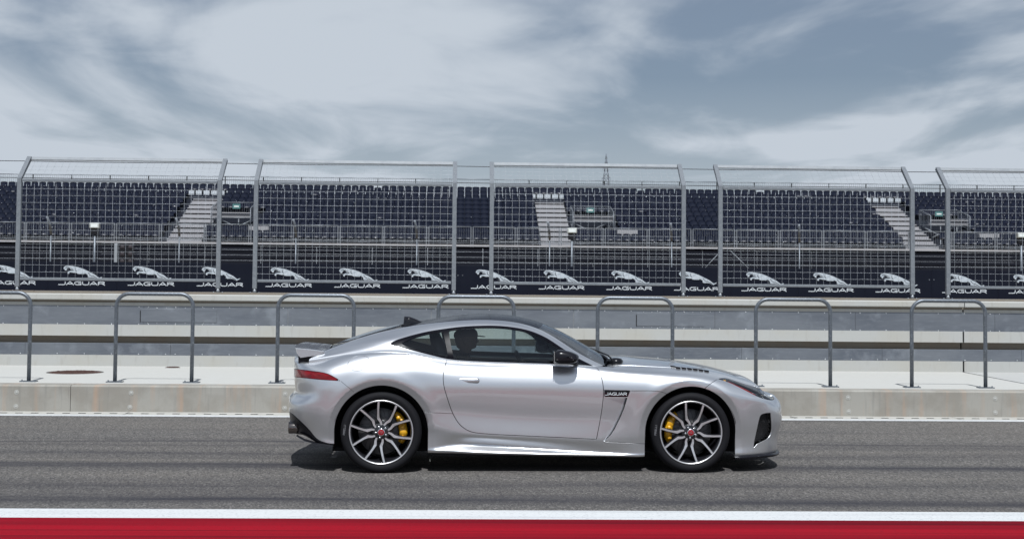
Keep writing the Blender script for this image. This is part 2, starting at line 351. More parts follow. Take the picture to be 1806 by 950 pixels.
# ---------------------------------------------------------------- pit wall with its metal sheets
def pit_wall():
    w = empty('pit_wall', (0, 21.0, .325)); tag(w, 'long concrete pit wall faced with riveted grey metal sheets', 'wall')
    z0 = .325
    joints = [XL, -9.9, 7.44, XR]
    for a, b in zip(joints[:-1], joints[1:]):
        MB().prism_x([(0, .0), (0, .158), (.03, .165), (.03, .33), (.6, .33), (.6, 0)], a + .012, b - .012).build('lower_wall', M['wall_concrete'], w)
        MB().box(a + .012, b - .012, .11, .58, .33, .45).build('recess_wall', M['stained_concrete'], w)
        MB().prism_x([(.0, .438), (.0, .60), (.03, .605), (.03, .878), (.01, .88), (.01, .925), (.6, .925), (.6, .438)], a + .012, b - .012).build('upper_beam', M['wall_concrete'], w)
        MB().bbox(a + .006, b - .006, -.055, .36, .958, 1.049, .012).build('coping', M['wall_concrete'], w)
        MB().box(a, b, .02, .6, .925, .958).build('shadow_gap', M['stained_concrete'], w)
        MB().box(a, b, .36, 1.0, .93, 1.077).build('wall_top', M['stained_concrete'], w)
    riv = MB().lathe([(0, -.007), (.007, -.006), (.010, -.003), (.012, 0)], 8, 'y').mesh('rivet', M['rivet'])
    rivv = [v.co[:] for v in riv.vertices]; rivf = [p.vertices[:] for p in riv.polygons]
    def rivets(parent, pts, s=1.):
        mb = MB()
        for x, z in pts: mb.add([(x + a * s, b * s - .0, z + c * s) for a, b, c in rivv], rivf, True)
        o = mb.build('rivets', M['rivet'], parent); o['kind'] = 'stuff'; return o
    seams = []; x = -6.78 - 2.1 * 7
    while x < XR: seams.append(x); x += 2.1
    for i, (a, b) in enumerate(zip(seams[:-1], seams[1:])):
        t = random.uniform(0, .002)
        o = MB().bbox(a + .002, b - .002, .012 - t, .030, .592, .884, .002).build('metal_sheet', M['sheet_metal'], w)
        pts = [(a + .07 + k * (b - a - .14) / 5, z) for k in range(6) for z in (.612, .864)]
        rivets(o, [(x, z) for x, z in pts], .6).location = (0, .012 - t, 0)
        o = MB().bbox(a + .40, b + .40 - .004, .006 - t, .030, .160, .333, .002).build('lower_metal_sheet', M['sheet_metal'], w)
        rivets(o, [(a + .47 + k * (b - a - .14) / 5, .178) for k in range(6)], .6).location = (0, .006 - t, 0)
    for x0, x1 in ((-4.72, -3.62), (2.56, 3.56), (-14.0, -12.9), (11.2, 12.3)):
        h = MB().bbox(x0, x1, .004, .012, .645, .835, .002).build('access_hatch', M['sheet_metal'], w)
        MB().box(x0 - .012, x0 - .002, .002, .012, .64, .81).build('hinge', M['matt_black'], h)
        rivets(h, [(x0 + .1 + k * (x1 - x0 - .15) / 7, z) for k in range(8) for z in (.628, .852)], .4).location = (0, .009, 0)
    for (x0, x1) in ((-5.25, -4.9), (4.55, 5.1), (5.25, 5.6), (-7.1, -6.4)):
        MB().box(x0, x1, .40, .46, 1.077, 1.085).build('steel_strip', M['stained_concrete'], w)
pit_wall()

# ---------------------------------------------------------------- hoop rails on the walkway
def hoops():
    W2, H, rr, br = .4725, 1.12, .0245, .155
    path = [(-W2, 0, .012)]
    path += [(-W2, 0, .5)]
    for k in range(0, 9):
        a = math.pi - k * math.pi / 16; path.append((-W2 + br + br * math.cos(a), 0, H - rr - br + br * math.sin(a)))
    for k in range(0, 9):
        a = math.pi / 2 - k * math.pi / 16; path.append((W2 - br + br * math.cos(a), 0, H - rr - br + br * math.sin(a)))
    path += [(W2, 0, .5), (W2, 0, .012)]
    tube = MB().tube(path, rr, 14).mesh('tube', M['hoop_steel'])
    plate = MB().bbox(-.10, .10, -.055, .055, 0, .012, .002).mesh('base_plate', M['hoop_steel'])
    bolt = MB().lathe([(0, .017), (.007, .017), (.009, .012), (.009, 0)], 6, 'z', smooth=False).mesh('bolt', M['galvanised'])
    lab = ['hoop rail cut by the left edge of the picture', 'hoop rail to the right of the large round drain cover', 'hoop rail just behind the tail of the silver car',
           'hoop rail with only its top showing above the car roof', 'hoop rail rising behind the car windscreen and bonnet', 'hoop rail just beyond the nose of the silver car', 'hoop rail farthest right beside the walkway joint']
    for i, x in enumerate([-5.847, -3.845, -1.845, .155, 2.155, 4.157, 6.14]):
        h = empty('hoop_rail', (x, 17.87, .325), R(random.uniform(-.6, .6))); tag(h, 'grey steel ' + lab[i], 'railing', 'hoop rails along the walkway edge')
        link('tube', tube, h)
        for s in (-1, 1):
            p = link('base_plate', plate, h, (s * W2, 0, 0))
            for q in (-1, 1): link('bolt', bolt, p, (q * .078, -.02, .012))
hoops()

# ---------------------------------------------------------------- debris fence on the pit wall
def fences():
    FY, ZB, ZT = 21.5, 1.402, 3.085
    AY, AZ = .45, .325
    labs = ['farthest left whole debris fence panel with cranked top', 'second debris fence panel from the left above the car tail', 'middle debris fence panel directly above the car cabin', 'fourth debris fence panel from the left above the car nose', 'debris fence panel cut by the right edge of the picture', 'debris fence panel outside the left edge', 'debris fence panel outside the right edge']
    X0 = [(-6.67, -3.69), (-3.143, -.157), (.407, 3.323), (3.885, 6.832), (7.382, 10.33), (-10.2, -7.22), (10.9, 13.85)]
    for (a, b), lab in zip(X0, labs):
        f = empty('debris_fence_panel', (a, FY, ZB)); tag(f, 'galvanised wire mesh ' + lab if 'outside' not in lab else lab + ' of galvanised wire mesh', 'fence panel', 'debris fence panels on the pit wall')
        L = b - a; H = ZT - ZB
        for x in (0, L):
            p = MB().bbox(-.031, .031, -.03, .03, .06, H, .006).build('post', M['galvanised'], f, (x, 0, 0))
            MB().prism_x([(-.03, H), (.03, H - .01), (AY + .03, H + AZ), (AY - .015, H + AZ + .04)], -.032, .032).build('cranked_arm', M['galvanised'], p)
            MB().tube([(0, 0, -.025), (0, 0, .06)], .026, 10).build('foot', M['galvanised'], p)
            q = MB().box(-.09, .09, -.06, .06, -.026, -.014)
            for s in (-1, 1): q.tube([(s * .065, 0, -.016), (s * .065, 0, .012)], .011, 6)
            q.build('foot_plate', M['hoop_steel'], p)
        MB().bbox(.04, L - .04, -.022, .022, .158, .200, .005).build('bottom_rail', M['galvanised'], f)
        MB().bbox(.04, L - .04, -.022, .022, H - .052, H - .008, .005).build('middle_rail', M['galvanised'], f)
        MB().prism_x([(AY - .025, H + AZ - .012), (AY + .025, H + AZ - .02), (AY + .03, H + AZ + .024), (AY - .018, H + AZ + .032)], .036, L - .036).build('top_rail', M['galvanised_pale'], f)
        wm = MB(); n = 28; r = .0020
        for i in range(1, n):
            x = L * i / n + random.uniform(-.004, .004)
            wm.tube([(x, .004, .18), (x + random.uniform(-.003, .003), .004, H - .02), (x, AY, H + AZ)], r, 4, False)
        z = .285; k = 0
        while z < H - .07:
            m_ = L / 2 + random.uniform(-.5, .5); s = random.uniform(-.006, .006)
            wm.tube([(.02, -.004, z), (m_ * .5, -.004, z + s * .6), (m_, -.004, z + s), (m_ * 1.5, -.004, z + s * .5), (L - .02, -.004, z)], r, 4, False); z += .1035
        for t in (.2, .42, .62, .84): wm.tube([(.02, AY * t, H + AZ * t), (L - .02, AY * t, H + AZ * t)], r, 4, False)
        wm.build('wire_mesh', M['wire'], f)['kind'] = 'stuff'
    # safety cables strung through all panels
    for (y, z, lab) in ((FY + .40, ZT + .29, 'upper dark steel cable strung between the tops of the fence panels'), (FY + .02, ZT + .01, 'lower dark steel cable strung between the fence posts')):
        mb = MB(); xs = [-10.2 + k * .9 for k in range(27)]
        mb.tube([(x, y, z - .008 * math.sin(k * .9) ** 2) for k, x in enumerate(xs)], .0055, 6)
        tag(mb.build('safety_cable', M['dark_cable']), lab, 'cable', 'fence safety cables')
fences()

# ---------------------------------------------------------------- lettering and the leaping cat emblem
def stroke(mb, pts, w, y, d=.004):
    P = [np.array(p, float) for p in pts]; Lp, Rp = [], []
    for i, p in enumerate(P):
        def nrm(a, b):
            t = b - a; t /= np.linalg.norm(t); return np.array([-t[1], t[0]])
        if i == 0: n = nrm(P[0], P[1]); k = 1
        elif i == len(P) - 1: n = nrm(P[-2], P[-1]); k = 1
        else:
            n1, n2 = nrm(P[i - 1], p), nrm(p, P[i + 1]); n = n1 + n2; n /= np.linalg.norm(n); k = min(1 / max(n @ n1, .35), 1.6)
        Lp.append(p + n * w * k / 2); Rp.append(p - n * w * k / 2)
    for i in range(len(P) - 1):
        q = [Lp[i], Rp[i], Rp[i + 1], Lp[i + 1]]
        mb.prism_y([(float(a), float(b)) for a, b in q], y - d, y)
GL = {'J': ([[(.98, 1), (.98, .36), (.90, .15), (.70, .08), (-.18, .08)]], 1.05),
      'A': ([[(-.02, 0), (.62, .96), (1.26, 0)], [(.30, .30), (.95, .30)]], 1.24),
      'G': ([[(1.14, .92), (.42, .92), (.16, .82), (.06, .60), (.06, .40), (.16, .18), (.42, .08), (1.10, .08), (1.10, .46), (.66, .46)]], 1.18),
      'U': ([[(.08, 1), (.08, .36), (.18, .16), (.42, .08), (.80, .08), (1.04, .16), (1.14, .36), (1.14, 1)]], 1.22),
      'R': ([[(.08, 0), (.08, .92), (.86, .92), (1.06, .82), (1.06, .60), (.88, .48), (.08, .47)], [(.66, .46), (1.18, 0)]], 1.2),
      'P': ([[(.08, 0), (.08, .92), (.86, .92), (1.06, .82), (1.06, .58), (.88, .46), (.08, .45)]], 1.1), 'I': ([[(.1, 0), (.1, 1)]], .22), 'E': ([[(.95, .92), (.08, .92), (.08, .08), (.95, .08)], [(.08, .5), (.85, .5)]], 1.0), 'L': ([[(.08, 1), (.08, .08), (.95, .08)]], 1.0)}
def lettering(word, width, height, sw=.16, gap=.16, d=.004):
    tot = sum(GL[c][1] for c in word) + gap * (len(word) - 1); mb = MB(); x = 0
    for c in word:
        for pl in GL[c][0]: stroke(mb, [((x + a) / tot * width - width / 2, b * height) for a, b in pl], sw * height, 0, d)
        x += GL[c][1] + gap
    return mb
CAT = [(1165, 205), (1170, 192), (1186, 178), (1205, 172), (1232, 171), (1300, 177), (1360, 189), (1430, 211), (1490, 239), (1545, 266), (1592, 290), (1628, 318), (1655, 333), (1686, 321), (1693, 328), (1664, 345),
       (1640, 358), (1618, 344), (1600, 332), (1565, 326), (1515, 329), (1497, 318), (1500, 300), (1480, 282), (1450, 270), (1452, 283), (1380, 283), (1352, 279), (1352, 268), (1300, 266), (1268, 260), (1246, 264), (1240, 282), (1226, 282), (1220, 268),
       (1230, 250), (1258, 238), (1300, 239), (1312, 230), (1268, 222), (1250, 205), (1228, 200), (1212, 212), (1206, 236), (1190, 238), (1184, 224), (1172, 219)]
def cat_mesh(width):
    s = width / 528.; mb = MB(); pts = [((a - 1429) * s, (265 - b) * s) for a, b in CAT]
    # raised relief: outline at the board, a smaller ridge in front
    from mathutils.geometry import tessellate_polygon
    n = len(pts); tri = tessellate_polygon([[Vector((a, b, 0)) for a, b in pts]])
    cx = sum(a for a, _ in pts) / n; cz = sum(b for _, b in pts) / n
    fr = [(a, -.03, b) for a, b in pts]; bk = [(a, 0, b) for a, b in pts]
    mb.add(fr + bk, [tuple(t) for t in tri] + [(i, (i + 1) % n, n + (i + 1) % n, n + i) for i in range(n)])
    mb.mi = 1
    for ln, w in (([(1560, 300), (1620, 333), (1638, 352)], 7), ([(1190, 200), (1212, 190), (1250, 196), (1290, 214)], 6), ([(1330, 200), (1325, 225), (1345, 250)], 7), ([(1500, 262), (1520, 290), (1560, 312)], 6)):
        stroke(mb, [((a - 1429) * s, (265 - b) * s) for a, b in ln], w * s, -.031, .004)
    return mb
def boards():
    let = lettering('JAGUAR', 1.95, .150, .20, .12, .012).mesh('lettering', M['letter_white'])
    ct = cat_mesh(1.66).mesh('emblem', [M['logo_silver'], M['board_navy']])
    n0 = -9; k = 0
    ordn = ['first', 'second', 'third', 'fourth', 'fifth', 'sixth', 'seventh', 'eighth', 'ninth', 'tenth', 'eleventh', 'twelfth', 'thirteenth', 'fourteenth', 'fifteenth', 'sixteenth']
    for i in range(-7, 9):
        x = 1.31 + 2.962 * i
        b = empty('advertising_board', (x, 62, 0)); tag(b, 'dark navy board with silver leaping cat and lettering, %s from the left' % ordn[i + 7], 'advertising board', 'advertising boards along the main straight')
        MB().bbox(-1.477, 1.477, 0, .06, .0, 2.185 + random.uniform(-.006, .006), .004).build('panel', M['board_navy'], b)
        link('emblem', ct, b, (.02, 0, 1.715)); link('lettering', let, b, (0, -.001, 1.185))
        sc = MB()
        for zz in (.75, 1.75):
            for xx in (-1.38, 1.38): sc.lathe([(0, -.008), (.02, -.006), (.022, 0)], 6, 'y', (xx, 0, zz))
        sc.build('screws', M['stand_steel'], b)['kind'] = 'stuff'
boards()

# ---------------------------------------------------------------- grandstand
def grandstand():
    g = empty('grandstand', (0, 77.2, 0)); tag(g, 'long grandstand of dark seats with pale stairways and steel railings', 'grandstand')
    X0, X1 = -38.0, 44.0; NR = 11; RUN, RISE = .86, .305; Y0, Z0 = .6, 3.45        # y is measured from 77.2
    aisles = [(-16.25, -14.35), (4.22, 5.95), (24.5, 26.35)]
    voms = [(-14.2, -12.0), (6.1, 8.4), (26.5, 28.75)]
    VY0, VY1 = 2.6, 5.1
    yk = lambda k: Y0 + RUN * k
    zk = lambda k: Z0 + RISE * k
    def spans(k):
        # floor runs of row k, broken by the entrance wells
        cuts = [v for v in voms if yk(k) + RUN > VY0 and yk(k) < VY1] if True else []
        xs = [X0]; 
        for a, b in cuts: xs += [a, b]
        xs.append(X1)
        return list(zip(xs[::2], xs[1::2]))
    for k in range(NR):
        for a, b in spans(k):
            MB().box(a, b, yk(k), yk(k) + RUN + .02, zk(k) - .06, zk(k)).build('tread', M['stand_floor'], g)
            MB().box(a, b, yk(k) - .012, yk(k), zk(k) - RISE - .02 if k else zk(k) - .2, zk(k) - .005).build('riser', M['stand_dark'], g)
    MB().box(X0, X1, 0, Y0 + .02, Z0 - .10, Z0 - .005).build('front_walk', M['aluminium_step'], g)
    MB().box(X0, X1, Y0 + NR * RUN, Y0 + NR * RUN + .5, zk(NR - 1) - .06, zk(NR - 1)).build('rear_walk', M['stand_floor'], g)
    # dark cladding below the seating, in bays
    x = X0
    while x < X1:
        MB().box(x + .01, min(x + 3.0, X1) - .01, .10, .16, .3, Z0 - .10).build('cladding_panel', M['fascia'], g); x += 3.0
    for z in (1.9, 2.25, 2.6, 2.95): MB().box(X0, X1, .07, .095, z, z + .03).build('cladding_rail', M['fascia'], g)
    # scaffold under the seating
    x = X0 + 1
    while x < X1:
        mb = MB()
        for y in (1.2, 5.0, 9.6):
            zt = Z0 + RISE * (y - Y0) / RUN - .1; mb.tube([(x, y, 0), (x, y, zt)], .03, 6)
        mb.tube([(x, 1.2, .3), (x, 9.6, 5.6)], .025, 6); mb.build('scaffold_frame', M['stand_steel'], g); x += 2.4
    # stairways: pale steps, two to a row
    for (a, b) in aisles:
        for k in range(NR - 1):
            for h in (0, 1):
                y, z = yk(k) - RUN / 2 + h * RUN / 2 - .0, zk(k) - RISE / 2 * (1 - h)
                MB().box(a, b, y - .015, y + RUN / 2 + .03, z - .04, z + .018).build('stair_step', M['aluminium_step'], g)
                MB().box(a, b, y - .012, y + .0, z - RISE / 2, z - .04).build('stair_riser', M['aluminium_step'], g)
    # seats
    s = MB(); s.smooth = True
    prof = [(-.02, .43), (.04, .455), (.22, .425), (.34, .42), (.40, .46), (.425, .56), (.44, .70), (.455, .80), (.452, .835)]
    nx = [-.215, -.19, -.10, 0, .10, .19, .215]
    vs = []
    for j, (y, z) in enumerate(prof):
        for xx in nx:
            e = abs(xx) / .215; wid = 1.0 if j < 7 else (.97 if j == 7 else .80)
            dz = .035 * e ** 3 if j < 4 else 0; dy = -.045 * e ** 2 if j >= 4 else 0
            zz = z - (.025 * e ** 4 if j == 8 else 0)
            vs.append((xx * wid, y - .22 + dy, zz - .12 + dz))
    n = len(nx); s.add(vs, [(j * n + i, j * n + i + 1, (j + 1) * n + i + 1, (j + 1) * n + i) for j in range(len(prof) - 1) for i in range(n - 1)], True)
    s.box(-.04, .04, -.06, .06, .0, .30); s.box(-.19, .19, .10, .14, .29, .31)
    sv, sf, ssm = s.v, s.f, s.sm
    sme = s.mesh('seat', M['seat_plastic'])
    spots = []
    for k in range(NR):
        x = X0 + .4
        while x < X1 - .3:
            bad = any(a - .22 < x < b + .22 for a, b in (aisles if k < NR - 1 else [])) or any(a - .3 < x < b + .3 and yk(k) + .75 > VY0 and yk(k) < VY1 + .2 for a, b in voms)
            if not bad: spots.append((x, k))
            x += .461
    near = sorted(spots, key=lambda p: (p[1], abs(p[0] - 1)))
    vis = [p for p in near if -27.5 < p[0] < 30.5]
    own = set(vis[:300]); rest = MB()
    for (x, k) in spots:
        t = (x, yk(k) + .42, zk(k)); f = random.uniform(-.01, .01)
        if (x, k) in own: link('seat', sme, g, t)
        else:
            up = random.random() < .025; b = len(rest.v)
            for (a, c, d) in sv: rest.v.append((t[0] + a, t[1] + c + f, t[2] + d - (.10 if up else 0)))
            rest.f += [tuple(b + i for i in q) for q in sf]; rest.m += [0] * len(sf); rest.sm += ssm
    rest.build('seats_beyond', M['seat_plastic'], g)['kind'] = 'stuff'
    bt = MB()  # bright bolt discs scattered on random seats, added to stand in for glints
    for (x, k) in spots:
        if random.random() < .42:
            dx, dz, dy = random.choice(((-.12, .305, .2), (.12, .305, .2), (.0, .34, .17), (.16, .45, .33)))
            bt.lathe([(0, -.02), (.016, -.016), (.020, 0)], 6, 'y', (x + dx, yk(k) + .42 + dy - .42, zk(k) + dz))
    bt.build('seat_glint_bolts', M['rivet'], g)['kind'] = 'stuff'
    # railings
    def rail(x0, x1, y, z, h, parent, name='railing_panel', step=.125, post=True):
        mb = MB(); mb.tube([(x0, y, z + h), (x1, y, z + h)], .024, 6); mb.tube([(x0, y, z + .10), (x1, y, z + .10)], .018, 6)
        nb = max(2, int((x1 - x0) / step))
        for i in range(1, nb): mb.tube([(x0 + (x1 - x0) * i / nb, y, z + .10), (x0 + (x1 - x0) * i / nb, y, z + h)], .0085, 4, False)
        if post:
            for x in (x0, x1): mb.box(x - .028, x + .028, y - .03, y + .03, z - .12, z + h)
        return mb.build(name, M['stand_steel'], parent)
    x = X0
    while x < X1 - .5:
        b = min(x + 2.4, X1); rail(x + .06, b - .06, .05, Z0 - .02, .98, g); x += 2.4
    x = X0
    while x < X1 - .5:
        b = min(x + 2.33, X1); rail(x, b, 10.3, zk(NR - 1), 1.20, g, 'rear_railing_panel'); x += 2.33
    # entrance wells with their railings, signs and cross braces
    for i, (a, b) in enumerate(voms):
        zt = zk(5) - .02; zb = zk(2)
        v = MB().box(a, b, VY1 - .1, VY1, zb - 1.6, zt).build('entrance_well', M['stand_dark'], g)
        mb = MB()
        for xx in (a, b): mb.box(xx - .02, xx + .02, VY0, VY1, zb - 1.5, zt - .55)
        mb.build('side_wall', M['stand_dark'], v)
        MB().box(a, b, VY0 + .5, VY0 + .62, zb + .86, zb + 1.02).build('lintel', M['aluminium_step'], v)
        MB().box(a, b, VY0 + .4, VY0 + .5, zb + 1.08, zb + 1.13).build('upper_lintel', M['aluminium_step'], v)
        rail(a, b, VY1 - .3, zt - .1, .98, v, 'back_railing')
        for xx in (a, b):
            m2 = MB(); za, zc = zt + .88, zb + 1.35
            P0, P1 = (xx, VY1 - .3, za), (xx, VY0 + .2, zc)
            m2.tube([P0, P1], .024, 6); m2.tube([(xx, VY0 + .2, zc), (xx, VY0 + .2, zb - .1)], .022, 6); m2.tube([(xx, VY1 - .3, za - .8), (xx, VY0 + .2, zc - .8)], .018, 6)
            for t in range(1, 14):
                q = t / 14; y_ = P0[1] + (P1[1] - P0[1]) * q; z_ = za + (zc - za) * q; m2.tube([(xx, y_, z_ - .8), (xx, y_, z_)], .0085, 4, False)
            m2.build('side_railing', M['stand_steel'], v)
        sg = MB().box((a + b) / 2 - .22, (a + b) / 2 + .22, VY1 - .36, VY1 - .34, zt + .52, zt + .80).build('exit_sign', M['sign_green'], v)
        MB().box((a + b) / 2 - .14, (a + b) / 2 + .14, VY1 - .368, VY1 - .361, zt + .62, zt + .69).build('sign_bar', M['sign_white'], sg)
        m3 = MB(); yb = VY1 + .3
        m3.box(a + .05, b - .05, VY0 + .1, VY1 - .12, zb - .9, zb - .82).build('well_floor', M['earth'], v)
        m4 = MB(); m4.tube([(a + .2, VY1 - .2, zb - .1), (b - .2, VY1 - .2, zb + .8)], .03, 6); m4.tube([(a + .2, VY1 - .2, zb + .8), (b - .2, VY1 - .2, zb - .1)], .03, 6)
        m4.build('cross_brace', M['stand_steel'], v)
        # pale landing beside the well
        l = MB().box(b + .08, b + 1.2, 1.5, 2.35, zk(1) + .28, zk(1) + .62).build('landing_box', M['aluminium_step'], g)
grandstand()

# ---------------------------------------------------------------- posts, lamps and signal between the straight and the stand
def far_posts():
    Y = 66.0
    labs = {-19.0: 'at the far left', -13.14: 'in front of the left stairway', -7.79: 'left of the picture centre behind the second fence panel', -2.21: 'beside the right post of the second fence panel', 3.95: 'in front of the middle stairway',
            9.65: 'between the third and fourth fence panels', 15.65: 'behind the fourth fence panel, left of its middle', 20.9: 'in front of the right stairway', 26.5: 'at the far right'}
    for x, lab in labs.items():
        p = empty('catch_fence_post', (x, Y, 0)); tag(p, 'slim pale catch fence post, ' + lab, 'post', 'catch fence posts in front of the grandstand')
        MB().tube([(0, 0, 0), (0, 0, 3.5)], .032, 8).build('upright', M['hoop_steel'], p)
        MB().tube([(0, 0, 3.45), (-.03, -.05, 3.9), (-.10, -.35, 4.25)], .055, 8).build('cranked_top', M['stand_steel'], p)
    mb = MB()
    for z in (2.35, 2.6, 2.85, 3.1, 3.35): mb.tube([(-30, Y, z), (34, Y, z)], .010, 4, False)
    tag(mb.build('catch_fence_cables', M['stand_steel']), 'thin horizontal cables of the catch fence below the grandstand seats', 'cable')
    # two crossed stays beside the fourth panel
    for (x0, z0, x1, z1, lab) in ((11.3, 2.2, 12.1, 3.05, 'left slanted pale stay below the seats near the fourth fence panel'), (13.4, 2.2, 12.5, 3.05, 'right slanted pale stay below the seats near the fourth fence panel')):
        tag(MB().tube([(x0, 66.6, z0 - 2.2), (x0, 66.6, z0), (x1, 66.6, z1)], .018, 6).build('fence_stay', M['stand_steel']), lab, 'stay', 'fence stays')
    for x, lab in ((-16.87, 'white lamp box on a dark pole in front of the left seats'), (4.95, 'white lamp box on a dark pole in front of the middle stairway'), (25.95, 'white lamp box on a dark pole near the right edge')):
        p = empty('marshal_lamp', (x, 65.5, 0)); tag(p, lab, 'lamp', 'marshal lamps along the straight')
        MB().tube([(0, 0, 0), (0, 0, 3.75)], .05, 8).build('pole', M['hoop_steel'], p)
        MB().bbox(-.17, .17, -.10, .10, 3.45, 3.75, .02).build('bracket', M['matt_black'], p)
        h = MB().bbox(-.21, .21, -.16, .10, 3.74, 3.98, .03).build('lamp_box', M['lamp_white'], p)
        MB().box(-.15, .15, -.168, -.161, 3.79, 3.93).build('lens', M['sign_white'], h)
    s = empty('signal_gantry', (-15.9, 65.5, 0)); tag(s, 'black signal board with six round lamps beside a pale post', 'traffic signal')
    MB().bbox(-.07, .07, -.05, .05, 0, 3.06, .01).build('post', M['galvanised_pale'], s)
    b = MB().bbox(.16, .80, -.06, .06, 2.12, 3.06, .01).build('signal_box', M['matt_black'], s)
    MB().box(.07, .16, -.03, .03, 2.9, 3.0).build('bracket', M['matt_black'], s)
    for xx in (.30, .66):
        for zz in (2.26, 2.58, 2.90): MB().lathe([(0, -.10), (.05, -.095), (.085, -.07), (.10, -.06)], 16, 'y', (xx, 0, zz)).build('signal_lamp', M['signal_lens'], b)
far_posts()

def pylon():
    p = empty('power_pylon', (89.5, 900, 0)); tag(p, 'distant lattice power pylon rising above the grandstand roofline', 'pylon')
    H = 81.0; mb = MB()
    hw = lambda z: 1.9 * (H - z) / 21 + .12
    zs = [0, 12, 22, 31, 39, 46, 52, 57, 62, 66, 70, 74, 77.5, 81]
    for i, (z0, z1) in enumerate(zip(zs[:-1], zs[1:])):
        a, b = hw(z0), hw(z1); c0 = [(-a, -a), (a, -a), (a, a), (-a, a)]; c1 = [(-b, -b), (b, -b), (b, b), (-b, b)]
        for k in range(4):
            k2 = (k + 1) % 4
            mb.tube([(*c0[k], z0), (*c1[k], z1)], .2, 4); mb.tube([(*c0[k], z0), (*c1[k2], z1)], .11, 4); mb.tube([(*c0[k2], z0), (*c1[k], z1)], .11, 4); mb.tube([(*c0[k], z0), (*c0[k2], z0)], .11, 4)
    mb.build('lattice_tower', M['pylon_grey'], p)
    for z, L in ((72.3, 2.3), (65.6, 2.6)):
        m2 = MB()
        for s in (-1, 1):
            for q in (-1, 1): m2.tube([(s * .6, q * .6, z - .6), (s * L, 0, z + .3 * s)], .16, 4); m2.tube([(s * .6, q * .6, z + 1.4), (s * L, 0, z + .3 * s)], .12, 4)
            m2.tube([(s * L, 0, z), (s * L, 0, z - 1.6)], .1, 4)
        m2.build('cross_arm', M['pylon_grey'], p)
pylon()

# ---------------------------------------------------------------- the car
# Car frame: x forward (towards the nose), y across (near side negative), z up; half widths w are measured outward from the centre line.
CPSI = R(2.0); CO = np.array([.6075, 13.114, 0.])
cX = np.array([math.cos(CPSI), math.sin(CPSI), 0]); cY = np.array([-math.sin(CPSI), math.cos(CPSI), 0])
def car_pt(px, py, w):                              # point of the car's near side seen at a pixel, at half width w -> (x, w, z)
    d = ray(px, py); t = (-w - (CAM - CO) @ cY) / (d @ cY); p = CAM + d * t - CO
    return np.array([p @ cX, w, p[2]])
def car_px(V):                                      # (x, w, z) -> pixel
    P = CO + np.outer(V[:, 0], cX) - np.outer(V[:, 1], cY); P[:, 2] = V[:, 2]
    d = P - CAM; k = d @ cF
    return np.stack([903 + FPX * (d @ cR) / k, V0 - FPX * (d @ cU) / k], 1)
HUBX, HUBZ, ARCH = 1.33, .345, .398
car = empty('sports_car', tuple(CO), CPSI)
tag(car, 'silver two-door sports coupe with black roof and yellow brake calipers on the track', 'car')

def pchip(xs, ys):
    xs = np.array(xs, float); ys = np.array(ys, float); h = np.diff(xs); d = np.diff(ys) / h
    m = np.zeros(len(xs)); m[0], m[-1] = d[0], d[-1]
    for i in range(1, len(xs) - 1):
        if d[i - 1] * d[i] > 0:
            w1, w2 = 2 * h[i] + h[i - 1], h[i] + 2 * h[i - 1]; m[i] = (w1 + w2) / (w1 / d[i - 1] + w2 / d[i])
    def f(t):
        t = np.asarray(t, float); i = np.clip(np.searchsorted(xs, t) - 1, 0, len(h) - 1); s = np.clip((t - xs[i]) / h[i], -.5, 1.5); s2, s3 = s * s, s ** 3
        return (2 * s3 - 3 * s2 + 1) * ys[i] + (s3 - 2 * s2 + s) * h[i] * m[i] + (-2 * s3 + 3 * s2) * ys[i + 1] + (s3 - s2) * h[i] * m[i + 1]
    return f
def key(d): ks = sorted(d); return pchip(ks, [d[k] for k in ks])
def nat(t, P, q):
    """natural cubic spline through P (n,k) at parameters t, evaluated at q"""
    t = np.array(t, float); P = np.array(P, float); n = len(t); h = np.diff(t); A = np.zeros((n, n)); B = np.zeros_like(P); A[0, 0] = A[-1, -1] = 1
    for i in range(1, n - 1):
        A[i, i - 1] = h[i - 1]; A[i, i] = 2 * (h[i - 1] + h[i]); A[i, i + 1] = h[i]; B[i] = 3 * ((P[i + 1] - P[i]) / h[i] - (P[i] - P[i - 1]) / h[i - 1])
    c = np.linalg.solve(A, B); i = np.clip(np.searchsorted(t, q, 'right') - 1, 0, n - 2); s = (q - t[i])[:, None]; hh = h[i][:, None]
    b = (P[i + 1] - P[i]) / hh - hh * (2 * c[i] + c[i + 1]) / 3; d = (c[i + 1] - c[i]) / (3 * hh)
    return P[i] + b * s + c[i] * s * s + d * s ** 3
